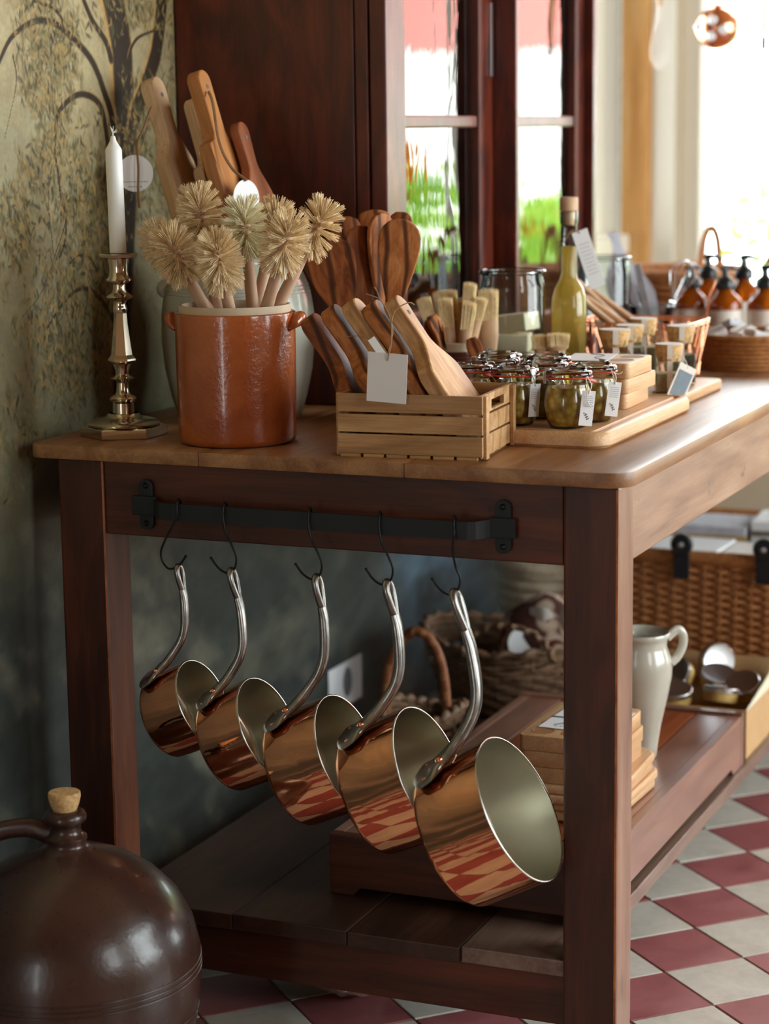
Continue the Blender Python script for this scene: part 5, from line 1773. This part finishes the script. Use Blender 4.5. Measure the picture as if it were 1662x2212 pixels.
# ------------------------------------------------------------------ things hanging before the window
hb = thing('hanging_bar', 'thin wooden bar under the ceiling before the back window', 'bar', (-0.36, 1.95, 2.35))
obj('pole', tube([(-0.497, 0, 0), (0.9, 0, 0)], 0.012, 12), M_pine, hb, smooth=60)
for x in (-0.28, 0.85):
    obj('hanger', tube([(x, 0, 0.011), (x, 0, 0.3995)], 0.003, 6), M_blackwire, hb)
ba = thing('copper_bauble', 'shiny copper bauble with white dots hanging before the window', 'bauble', (-0.389, 1.95, 1.414))
b = BM()
blob(b, (0, 0, 0), (0.046, 0.046, 0.0435), 4)
obj('ball', b, M_wirecu, ba, smooth=60)
for (a, e) in ((-1.55, 0.35), (-1.05, -0.12), (-2.35, 0.05), (-1.62, -0.42)):
    d = Vector((math.cos(a)*math.cos(e), math.sin(a)*math.cos(e), math.sin(e)))
    b = BM()
    blob(b, (d.x*0.0445, d.y*0.0445, d.z*0.042), (0.010, 0.010, 0.010), 2)
    obj('white_dot', b, M_paper, ba, smooth=60)
obj('cap', lathe([(0.012, 0.040), (0.012, 0.048), (0.004, 0.050), (0, 0.050)], 16, close_bottom=False), M_wirecu, ba)
obj('thread', tube([(0, 0, 0.045), (0, 0, 0.92)], 0.0012, 6), M_ink, ba)
sk = thing('paint_brush', 'slim wooden brush hanging tip down at the upper right', 'brush', (-0.292, 1.95, 1.366))
obj('handle', tube([(0, 0, 0.030), (0, 0, 0.5)], [0.0055, 0.0045], 12), M_pine, sk, smooth=60)
obj('ferrule', tube([(0, 0, 0.001), (0, 0, 0.029)], 0.0062, 12), M_herb, sk, smooth=60)
obj('thread', tube([(0, 0, 0.495), (0, 0, 0.97)], 0.0012, 6), M_ink, sk)
wk2 = thing('whisk', 'thin wire whisk hanging against the pale window frame', 'whisk', (-0.512, 1.95, 1.335))
for k in range(4):
    a = PI*k/4
    c, s = math.cos(a), math.sin(a)
    obj('loop_wire', tube([(0.003*c, 0.003*s, 0.13), (0.016*c, 0.016*s, 0.06), (0.017*c, 0.017*s, 0.02), (0, 0, 0.0), (-0.017*c, -0.017*s, 0.02), (-0.016*c, -0.016*s, 0.06), (-0.003*c, -0.003*s, 0.13)], 0.0009, 5, smooth_n=5), M_label, wk2)
obj('handle', tube([(0, 0, 0.128), (0, 0, 0.25)], 0.006, 10), M_spoonwood, wk2, smooth=60)
obj('thread', tube([(0, 0, 0.245), (0, 0, 1.0)], 0.0012, 6), M_ink, wk2)

# ------------------------------------------------------------------ low wooden box on the lower shelf
bxr = thing('low_box', 'long low walnut box with arched feet on the lower shelf', 'box', (-0.2605, 0.120, ZS+0.0008))
BW, BD, BHt = 0.391, 0.815, 0.087


def arched(L, h, foot, gap):
    """side board outline with an arched cut-out between the feet"""
    return [(-L/2, 0), (-L/2+foot, 0), (-L/2+foot+0.012, gap), (L/2-foot-0.012, gap), (L/2-foot, 0), (L/2, 0), (L/2, h), (-L/2, h)]


obj('front_board', xform(prism(arched(BW, BHt, 0.035, 0.012), 0.016, 0.0015), Matrix.Translation((0, 0.008, 0))), M_frame_x, bxr)
obj('back_board', xform(prism(arched(BW, BHt+0.004, 0.035, 0.012), 0.016, 0.0015), Matrix.Translation((0, BD-0.008, 0))), M_boxwood, bxr)
for sx in (-1, 1):
    obj('side_board', xform(prism(arched(BD-0.034, BHt, 0.05, 0.012), 0.016, 0.0015, plane='YZ'), Matrix.Translation((sx*(BW/2-0.008), BD/2, 0))), M_boxwood, bxr)
obj('top_frame', bx(BW/2-0.075, BW/2-0.0165, 0.0165, BD-0.0165, BHt-0.012, BHt-0.0005, 0.001), M_boxwood, bxr)
obj('top_frame', bx(-BW/2+0.0165, -BW/2+0.075, 0.0165, BD-0.0165, BHt-0.012, BHt-0.0005, 0.001), M_boxwood, bxr)
obj('top_panel', bx(-BW/2+0.079, BW/2-0.079, 0.0165, BD-0.0165, BHt-0.013, BHt-0.0015, 0.001), M_boxpanel, bxr)
ZX = ZS+BHt+0.0012

# cream stoneware pitcher
pv = thing('pitcher', 'cream stoneware pitcher with side handle standing on the low box', 'pitcher', (-0.157, 0.635, ZX))
obj('body', lathe([(0, 0.0005), (0.024, 0.0005), (0.0265, 0.003), (0.0275, 0.020), (0.033, 0.055), (0.042, 0.095), (0.0485, 0.130), (0.0490, 0.145), (0.046, 0.162), (0.0415, 0.174), (0.0400, 0.182), (0.0415, 0.189), (0.0450, 0.193), (0.0458, 0.198), (0.0440, 0.2005), (0.0405, 0.198), (0.0365, 0.182), (0.042, 0.165), (0.045, 0.145), (0.038, 0.095), (0.024, 0.03), (0, 0.02)], 72, close_bottom=False), M_vase, pv, smooth=50)
hh = tube([(0.040, 0.004, 0.190), (0.055, 0.012, 0.201), (0.064, 0.016, 0.192), (0.064, 0.017, 0.175), (0.056, 0.013, 0.158), (0.046, 0.006, 0.150)], 0.0075, 12, smooth_n=6, flat=0.6)
obj('handle', xform(hh, Matrix.Rotation(0.25, 4, 'Z')), M_vase, pv, smooth=60)

# stack of boards and blocks, hidden in part by the near right leg
SG = 'wooden boards stacked on the low box'
z = ZX
for k in range(4):
    o = thing('breakfast_board', ['lowest', 'second lowest', 'second highest', 'topmost'][k]+' of four pale rounded boards stacked on the low box', 'cutting board', (-0.185+0.004*(k % 2), 0.400+0.006*math.sin(k*2), z), (0, 0, 0.02*(k-1.5)), SG)
    obj('board', xform(prism(rrect(0.185, 0.235, 0.035, 6), 0.0128, 0.005, plane='XY', seg=3), Matrix.Translation((0, 0, 0.0064))), M_beech, o, smooth=40)
    z += 0.013
for k in range(3):
    block('egg_block', ['bottom', 'middle', 'top'][k]+' one of three wooden egg holder blocks on the rounded boards', -0.172+0.003*(k % 2), 0.385, z, 0.128, 0.19, 0.0225, [(-0.036, -0.066, 0.017), (0.008, -0.066, 0.017), (-0.036, -0.022, 0.017), (0.008, -0.022, 0.017)] if k == 2 else [], M_beech, 'egg holder blocks on the low box', 0.01*(k-1))
    z += 0.0229
o = thing('paper_card', 'white printed card tied with black thread on top of the egg block', 'card', (-0.165, 0.392, z+0.0006), (0, 0, -0.05))
sh = obj('sheet', bx(-0.052, 0.052, -0.062, 0.062, 0, 0.0006), M_paper, o)
b = BM()
tube([(-0.054, -0.004, 0.0012), (0.054, 0.002, 0.0012)], 0.0006, 6, b)
tube([(-0.054, -0.007, 0.0012), (0.054, 0.000, 0.0012)], 0.0006, 6, b)
tube([(-0.034, -0.046, 0.0012), (-0.02, -0.034, 0.0022), (0.0, -0.02, 0.003), (0.02, -0.03, 0.0022), (0.0, -0.036, 0.0014), (0.015, -0.02, 0.002)], 0.0007, 6, b, smooth_n=6)
for k in range(9):
    box(b, (-0.03+0.008*k, -0.050, 0.0009), (0.005, 0.0012, 0.0003))
    box(b, (-0.01+0.005*k, 0.03, 0.0009), (0.003, 0.001, 0.0003))
obj('thread_and_print', b, M_ink, sh)

# open carton of small tins behind the low box
ct = thing('carton', 'open cardboard carton with raised cream flap behind the low box', 'carton', (-0.185, 1.060, ZS+0.0008))
M_card = plain('cardboard', S(196, 158, 112), 0.85, var=0.06)
M_flap = plain('cream_cardboard', S(238, 232, 206), 0.8)
obj('base', bx(-0.118, 0.118, -0.10, 0.10, 0, 0.003), M_card, ct)
for nm, a in (('wall', (-0.118, 0.118, -0.10, -0.097)), ('wall', (-0.118, 0.118, 0.097, 0.10)), ('wall', (-0.118, -0.115, -0.0965, 0.0965)), ('wall', (0.115, 0.118, -0.0965, 0.0965))):
    obj(nm, bx(*a, 0.0032, 0.085), M_card, ct)
fl = prism([(-0.098, 0), (0.098, 0), (0.098, 0.062), (0.090, 0.066)], 0.0025, 0, plane='YZ')
obj('flap', xform(fl, Matrix.Translation((0.1180, 0, 0.086)) @ Matrix.Rotation(0.30, 4, 'Y')), M_flap, ct)
fl = prism([(-0.115, 0), (0.115, 0), (0.115, 0.045), (-0.115, 0.045)], 0.0025, 0, plane='XZ')
obj('flap', xform(fl, Matrix.Translation((0, 0.0985, 0.086)) @ Matrix.Rotation(-0.5, 4, 'X')), M_card, ct)
M_tinlab = plain('tin_label', S(196, 160, 92), 0.5, var=0.2, vscale=40)
tins = [(-0.02, -0.055, 0.092, 0.25, 0.1, 'tin lying flat at the front of the carton, lid up'), (0.055, -0.03, 0.092, -0.2, 0.2, 'tin with a paper square on its lid in the carton'),
        (-0.07, -0.03, 0.100, 1.1, 0.6, 'tin tilted on its side at the left of the carton'), (-0.035, 0.015, 0.108, 1.0, -0.4, 'tin leaning on the others in the carton middle'),
        (0.035, 0.03, 0.104, 0.35, 0.3, 'flat tin with silver lid at the carton back'), (0.02, 0.075, 0.124, 1.35, 0.7, 'highest tin with golden label lying on its side'),
        (0.085, 0.01, 0.098, 0.5, -0.3, 'tin leaning against the cream flap'), (-0.080, -0.060, 0.078, 0.1, 0.0, 'tin in the front left corner of the carton')]
tin_proto = None
for (dx, dy, dz, tl, rz, lab) in tins:
    if tin_proto is None:
        tp = thing('small_tin', '', 'tin')
        obj('body', lathe([(0, -0.012), (0.029, -0.012), (0.030, -0.011), (0.030, 0.008), (0.029, 0.009), (0, 0.009)], 36, close_bottom=False), M_tinlab, tp, smooth=40)
        obj('lid', lathe([(0.0305, 0.004), (0.0312, 0.0045), (0.0312, 0.0115), (0.0295, 0.013), (0.026, 0.0122), (0, 0.0122)], 36, close_bottom=False), M_steelclip, tp, smooth=40)
        tin_proto = tp
        o = tp
    else:
        o = dup(tin_proto, (0, 0, 0))
    o.location = (-0.185+dx, 1.060+dy, ZS+dz)
    o.rotation_euler = (tl, 0.1, rz)
    tag(o, lab, 'tin', 'small tins in the carton')
o = thing('paper_square', 'cream paper square on a tin lid in the carton', 'label', (-0.130, 1.028, ZS+0.1075), (-0.2, 0.1, 0.3))
obj('sheet', box(BM(), (0, 0, 0), (0.022, 0.026, 0.0006)), M_label, o)

# ------------------------------------------------------------------ woven wicker hamper


def woven_side(b, P0, P1, h, bow, stakes, rows, th):
    """weavers passing in and out of upright stakes between two corner points"""
    d = Vector(P1)-Vector(P0)
    L = d.length
    d.normalize()
    n = Vector((d.y, -d.x, 0))
    for r in range(rows):
        z = (r+0.5)*h/rows
        pts = []
        ns = stakes*4
        for k in range(ns+1):
            f = k/ns
            w = math.sin(f*stakes*PI+r*PI)*th*0.9
            q = Vector(P0)+d*(L*f)+n*(w+bow*math.sin(PI*f))
            pts.append((q.x, q.y, z))
        tube(pts, h/rows*0.56, 5, b, flat=0.7, up=(0, 0, 1))
    for k in range(stakes+1):
        f = (k+0.5)/stakes if k < stakes else 1.0
        q = Vector(P0)+d*(L*f)+n*(bow*math.sin(PI*f))
        tube([(q.x, q.y, 0), (q.x, q.y, h)], th*0.55, 5, b)


hm = thing('wicker_hamper', 'large honey wicker hamper with black leather straps on the lower shelf', 'hamper', (-0.225, 1.56, ZS+0.0008))
hw, hd_, hh_ = 0.205, 0.225, 0.262
for (a, c2) in (((-hw, -hd_, 0), (hw, -hd_, 0)), ((hw, -hd_, 0), (hw, hd_, 0)), ((hw, hd_, 0), (-hw, hd_, 0)), ((-hw, hd_, 0), (-hw, -hd_, 0))):
    b = BM()
    woven_side(b, a, c2, hh_, 0.004, 14 if abs(a[1]-c2[1]) < 0.01 else 15, 34, 0.0045)
    so = obj('woven_side', b, M_cane, hm, smooth=60)
    so['kind'] = 'stuff'
obj('rim', tube([(u, v, hh_+0.004) for u, v in rrect(2*hw+0.012, 2*hd_+0.012, 0.02, 4)], 0.014, 8, closed=True, flat=0.55, up=(0, 0, 1)), M_cane, hm, smooth=60)
obj('base', bx(-hw+0.005, hw-0.005, -hd_+0.005, hd_-0.005, 0.002, 0.010), M_cane, hm)
for x in (-0.055, 0.10):
    s = obj('strap', box(BM(), (x, -hd_-0.017, hh_-0.010), (0.030, 0.005, 0.050), 0.002), M_leather, hm)
    obj('toggle', xform(lathe([(0, -0.006), (0.019, -0.006), (0.021, -0.003), (0.021, 0.003), (0.019, 0.006), (0, 0.006)], 24, close_bottom=False), Matrix.Translation((x, -hd_-0.017, hh_+0.030)) @ Matrix.Rotation(PI/2, 4, 'X')), M_leather, s, smooth=40)
    obj('stud', xform(lathe([(0.006, 0), (0.005, 0.003), (0, 0.004)], 16, close_bottom=False), Matrix.Translation((x, -hd_-0.0232, hh_+0.030)) @ Matrix.Rotation(PI/2, 4, 'X')), M_steelclip, s, smooth=40)
for k, (dx, dy, z0, m, lab) in enumerate([(-0.09, -0.09, 0.255, M_paper, 'white magazine at the front left of the hamper'), (0.08, -0.10, 0.253, M_label, 'checked paper packet at the front right of the hamper'), (-0.08, 0.08, 0.272, M_cloth, 'pale grey box at the back left of the hamper'), (0.09, 0.09, 0.285, M_paper, 'white glossy box at the back right of the hamper')]):
    o = thing('gift_packet', lab, 'packet', (-0.225+dx, 1.56+dy, ZS+0.0118), (0, 0, 0.03*(k-1)), 'packets filling the hamper')
    obj('body', bx(-0.082, 0.082, -0.07, 0.07, 0, z0-0.0, 0.003), m, o)
    obj('print_band', bx(-0.0826, 0.0826, -0.0706, 0.0706, z0-0.03, z0-0.018), M_herb if k % 2 else M_tinlab, o)

# ------------------------------------------------------------------ dark willow basket, cane handle basket, fabric
rb = random.Random(21)


def willow(name, label, x, y, rx, ry, h, rows, m):
    o = thing(name, label, 'basket', (x, y, ZS+0.0008))
    b = BM()
    for r in range(rows):
        f = r/(rows-1)
        k = 0.82+0.22*f
        pts = []
        for q in range(96):
            a = 2*PI*q/96
            w = 1+0.022*math.sin(a*15+(r % 2)*PI)
            pts.append((rx*k*w*math.cos(a), ry*k*w*math.sin(a), 0.0085+h*f+0.0025*math.sin(a*3+r)*f+(0.012*math.cos(2*a) if f > 0.6 else 0)))
        tube(pts, h/rows*0.62*rb.uniform(0.8, 1.1), 5, b, closed=True)
    for q in range(15):
        a = 2*PI*(q+0.5)/15
        tube([(rx*0.82*math.cos(a), ry*0.82*math.sin(a), 0.002), (rx*1.05*math.cos(a), ry*1.05*math.sin(a), h+0.008)], 0.0035, 5, b)
    s = obj('woven_side', b, m, o, smooth=60)
    s['kind'] = 'stuff'
    obj('base', xform(lathe([(0, 0.001), (rx*0.82, 0.001), (rx*0.82, 0.006), (0, 0.006)], 40, close_bottom=False), Matrix.Diagonal((1, ry/rx, 1, 1))), m, o)
    pts = []
    for q in range(120):
        a = 2*PI*q/120
        pts.append(((rx*1.05+0.004*math.cos(a*22))*math.cos(a), (ry*1.05+0.004*math.cos(a*22))*math.sin(a), h+0.012+0.004*math.sin(a*22)+0.012*math.cos(2*a)))
    obj('twisted_rim', tube(pts, 0.0065, 6, closed=True), m, o, smooth=60)
    return o


wil = willow('willow_basket', 'dark willow basket with twisted rim on the lower shelf', -0.560, 1.170, 0.160, 0.140, 0.125, 13, M_darkcane)
arc = []
for k in range(60):
    a = PI*k/59
    arc.append((0.045+0.085*math.cos(a)+0.003*math.cos(k*1.1), -0.156+0.003*math.sin(k*1.1), 0.125+0.060*math.sin(a)))
obj('twisted_handle', tube(arc, 0.006, 6), M_darkcane, wil, smooth=60)
cb = willow('cane_basket', 'small dark basket with tall bent cane handle by the wall', -0.6000, 0.820, 0.066, 0.085, 0.060, 7, M_darkcane)
hp = [(-0.062, -0.01, 0.05), (-0.064, -0.01, 0.10), (-0.056, -0.01, 0.150), (-0.036, -0.01, 0.190), (-0.010, -0.01, 0.212), (0.016, -0.01, 0.205), (0.036, -0.01, 0.175), (0.046, -0.01, 0.13), (0.050, -0.01, 0.08), (0.052, -0.01, 0.02)]
hdl = obj('hoop_handle', tube(hp, 0.0085, 10, smooth_n=6, flat=0.7), M_bentcane, cb, smooth=60)
cp = catmull(hp, 10)
for k in range(4, len(cp)-4, 7):
    for dk in (0, 1, 2):
        kk = min(k+dk, len(cp)-2)
        T = (cp[kk+1]-cp[kk]).normalized()
        N1 = Vector((0, 1, 0))
        N2 = T.cross(N1).normalized()
        ring = [cp[kk]+N1*0.0087*math.cos(a)+N2*0.0064*math.sin(a) for a in np.linspace(0, 2*PI, 12, endpoint=False)]
        obj('wrapping', tube(ring, 0.0008, 5, closed=True), M_cane, hdl)

M_floral = Mat('red_floral_print')
_v = M_floral.coords('Object', (1, 1, 1))
_vo = M_floral.n('ShaderNodeTexVoronoi')
_vo.inputs['Scale'].default_value = 22
M_floral.l(_v, _vo.inputs['Vector'])
M_floral.color(M_floral.ramp(_vo.outputs['Distance'], [(0.10, S(92, 34, 30)), (0.34, S(128, 48, 42)), (0.40, S(196, 176, 156)), (0.56, S(176, 150, 128)), (0.62, S(84, 46, 38))]))
M_floral.set(Roughness=0.85)
M_floral = M_floral.m


def puffy(name, label, cat, c, s, m, noise, seed, rz=0.0):
    o = thing(name, label, cat, c, (0, 0, rz))
    b = BM()
    blob(b, (0, 0, s[2]), s, 3)
    r = random.Random(seed)
    for v in b.verts:
        n = math.sin(v.co.x*60+seed)*math.cos(v.co.y*52)+math.sin(v.co.z*70+v.co.x*30)
        v.co.x *= 1+noise*n*0.5
        v.co.z = max(0.0, v.co.z*(1+noise*n*0.3))
    obj('bundle', b, m, o, smooth=60)
    return o


fb = puffy('fabric_bundle', 'red flowered fabric bundle lying in the willow basket', 'fabric', (-0.505, 1.205, ZS+0.022), (0.092, 0.08, 0.092), M_floral, 0.06, 2)
rbn = BM()
for sgn, ln, up_ in ((1, 0.085, 0.055), (1, 0.09, -0.012), (-1, 0.05, 0.02)):
    tube([(0, 0, 0), (sgn*ln*0.4, -0.012, up_*0.6+0.01), (sgn*ln, -0.004, up_)], [0.004, 0.014, 0.011], 8, rbn, smooth_n=6, flat=0.12, up=(0, 0, 1))
blob(rbn, (0, 0, 0), (0.008, 0.006, 0.008), 1)
o = obj('ribbon_bow', rbn, M_ribbon, None, (-0.470, 1.158, ZS+0.158), None, 60)
tag(o, 'white ribbon bow tied on the flowered fabric bundle', 'ribbon')
o = thing('round_tag', 'round white paper tag in front of the flowered fabric', 'tag', (-0.520, 1.128, ZS+0.128), (1.15, 0, 0.3))
obj('disc', lathe([(0, 0), (0.032, 0), (0.032, 0.0008), (0, 0.0008)], 36, close_bottom=False), M_paper, o)
obj('print', bx(-0.006, 0.006, 0.010, 0.012, 0.0009, 0.0012), M_ink, o)
lb = coil_basket('lace_basket', 'cream lace trimmed basket standing behind the willow basket', 'basket', -0.580, 1.475, ZS+0.0008, 0.090, 0.112, 0.215, M_lace, 9, seg=48)
wc = thing('greeting_card', 'white card with an oval portrait pinned low on the mural wall', 'card', (XL+0.0022, 1.070, 0.150), (0, 0, 0))
obj('card', bx(-0.0006, 0.0006, -0.075, 0.075, 0, 0.085), M_paper, wc, loc=(0, 0, 0))
obj('oval_print', xform(lathe([(0, 0), (0.022, 0), (0.022, 0.0004), (0, 0.0004)], 28, close_bottom=False), Matrix.Translation((0.0008, 0.008, 0.045)) @ Matrix.Rotation(PI/2, 4, 'Y') @ Matrix.Diagonal((1.3, 0.9, 1, 1))), M_ink, wc)
pcl = thing('wrapped_parcel', 'small crumpled cellophane parcel on the floor under the table', 'parcel', (-0.445, 0.150, 0.0015))
b = BM()
blob(b, (0, 0, 0.019), (0.055, 0.04, 0.020), 3, 0.16, 4)
obj('wrapping', b, plain('cellophane', S(150, 120, 110), 0.15, var=0.3, vscale=60), pcl, smooth=25)

# ------------------------------------------------------------------ big brown jug in the foreground
jg = thing('stoneware_jug', 'big dark brown salt-glazed jug with cork in the foreground', 'jug', (-0.622, -0.300, 0.0))
obj('body', lathe([(0, 0.0005), (0.122, 0.0005), (0.128, 0.006), (0.140, 0.05), (0.156, 0.11), (0.1635, 0.165), (0.1630, 0.205), (0.155, 0.240), (0.139, 0.271), (0.115, 0.297), (0.085, 0.318), (0.055, 0.331), (0.034, 0.3375), (0.026, 0.3425), (0.0245, 0.3475), (0.0262, 0.351), (0.0262, 0.3545), (0.0215, 0.357), (0.0190, 0.3620), (0.0185, 0.3680), (0.0215, 0.3715), (0.0262, 0.3755), (0.0268, 0.3800), (0.0245, 0.3850), (0.0200, 0.3885), (0.0150, 0.3885), (0.0140, 0.36), (0, 0.35)], 96, close_bottom=False), M_jug, jg, smooth=60)
for z, r in ((0.196, 0.1635), (0.189, 0.1638), (0.182, 0.1640), (0.13, 0.1592), (0.122, 0.1578)):
    obj('throwing_ring', tube([(r*math.cos(a), r*math.sin(a), z) for a in np.linspace(0, 2*PI, 80, endpoint=False)], 0.0012, 6, closed=True), M_jug, jg, smooth=60)
hn = tube([(-0.020, -0.004, 0.3560), (-0.045, -0.014, 0.3640), (-0.080, -0.030, 0.3590), (-0.108, -0.045, 0.3380), (-0.122, -0.055, 0.3080), (-0.124, -0.058, 0.272)], [0.014, 0.0125, 0.012, 0.012, 0.013, 0.017], 14, smooth_n=7, flat=0.72)
obj('handle', hn, M_jug, jg, smooth=60)
obj('cork', lathe([(0, 0.376), (0.0138, 0.376), (0.0150, 0.389), (0.0180, 0.396), (0.0203, 0.406), (0.0200, 0.4105), (0.0190, 0.4115), (0, 0.4118)], 40, close_bottom=False), M_cork, jg, smooth=40)

# ------------------------------------------------------------------ garden outside the back window
gr = struct('ground', bx(-9, 9, YB+0.25, 14, -0.45, -0.40), plain('gravel', S(212, 206, 190), 0.9, var=0.08, vscale=8))
M_leaf = Mat('garden_leaf')
M_leaf.set(Base_Color=S(120, 176, 56), Roughness=0.5)
_v = M_leaf.coords('Object', (1, 1, 1))
M_leaf.color(M_leaf.ramp(M_leaf.noise(_v, 3, 2), [(0.35, S(96, 156, 44)), (0.65, S(170, 206, 84))]))
_t = M_leaf.n('ShaderNodeBsdfTranslucent')
_t.inputs[0].default_value = S(190, 226, 96)
_m = M_leaf.n('ShaderNodeMixShader')
_m.inputs[0].default_value = 0.45
M_leaf.l(M_leaf.b.outputs[0], _m.inputs[1])
M_leaf.l(_t.outputs[0], _m.inputs[2])
M_leaf.l(_m.outputs[0], M_leaf.out.inputs['Surface'])
M_leaf = M_leaf.m
M_petal = plain('orange_petal', S(248, 150, 40), 0.6)


def shrub(label, x, y, h, w, n, seed, flowers=0):
    o = thing('garden_shrub', label, 'shrub', (x, y, -0.40), group='shrubs outside the back window')
    r = random.Random(seed)
    V, F = [], []
    for _ in range(n):
        a, e = r.uniform(0, 2*PI), r.random()
        p = Vector((w*math.sqrt(r.random())*math.cos(a), w*math.sqrt(r.random())*math.sin(a)*0.6, 0.25+(h-0.25)*e))
        d = Vector((r.gauss(0, 1), r.gauss(0, 1), r.gauss(0.4, 0.6))).normalized()
        s = d.cross(Vector((r.gauss(0, 1), r.gauss(0, 1), r.gauss(0, 1)))).normalized()
        L, W = r.uniform(0.05, 0.10), r.uniform(0.018, 0.034)
        nrm = d.cross(s)*0.008
        k = len(V)
        V += [p, p+d*L*0.45+s*W, p+d*L*0.5+nrm, p+d*L*0.45-s*W, p+d*L]
        F += [(k, k+1, k+2), (k, k+2, k+3), (k+1, k+4, k+2), (k+2, k+4, k+3)]
    me = bpy.data.meshes.new('foliage')
    me.from_pydata([tuple(v) for v in V], [], F)
    f = obj('foliage', me, M_leaf, o)
    f['kind'] = 'stuff'
    for k in range(7):
        a = 2*PI*k/7
        obj('stem', tube([(0.03*math.cos(a), 0.03*math.sin(a), 0), (w*0.5*math.cos(a), w*0.3*math.sin(a), h*0.85)], [0.008, 0.003], 5), M_darkcane, o)
    for k in range(flowers):
        p = (r.uniform(-w, w)*0.8, r.uniform(-w, w)*0.5, h*r.uniform(0.92, 1.06))
        b = BM()
        for q in range(8):
            a = 2*PI*q/8
            blob(b, (p[0]+0.022*math.cos(a), p[1]+0.006*math.sin(a*2), p[2]+0.022*math.sin(a)), (0.015, 0.010, 0.015), 1)
        blob(b, p, (0.013, 0.013, 0.013), 1)
        obj('flower', b, M_petal, o)
    return o


shrub('leafy shrub seen through the back window at the right', -0.80, 4.15, 1.42, 0.26, 300, 1)
shrub('orange flowering bush mirrored in the left cabinet door', 1.02, 3.9, 1.50, 0.42, 1500, 2, 9)
shrub('broad green bush mirrored in the right cabinet door', 0.10, 3.75, 1.42, 0.42, 1400, 3, 2)
shrub('low bush between the two flowering ones in the garden', 0.45, 4.6, 1.35, 0.42, 1200, 4, 4)
hs = thing('garden_house', 'pinkish red garden house with white plinth across the yard', 'house', (2.9, 9.0, -0.40))
M_redw = plain('pink_render', S(206, 128, 120), 0.8, var=0.05, vscale=2)
M_whitew = plain('white_render', S(244, 242, 238), 0.8)
obj('plinth', bx(-2.3, 2.6, 0, 0.5, 0, 2.05), M_whitew, hs)
obj('wall', bx(-2.3, 2.6, 0.02, 0.48, 2.051, 4.6), M_redw, hs)
obj('roof', xform(prism([(-2.6, 4.601), (2.9, 4.601), (2.3, 5.6), (-2.0, 5.6)], 0.9, 0), Matrix.Translation((0, 0.3, 0))), M_redboard, hs)
for x in (-1.4, -0.3, 0.8, 1.9):
    w = obj('window', bx(x-0.3, x+0.3, -0.02, 0.019, 2.6, 3.9, 0.01), M_whitew, hs)
    obj('pane', bx(x-0.25, x+0.25, -0.03, -0.0205, 2.66, 3.84), M_cloth, w)
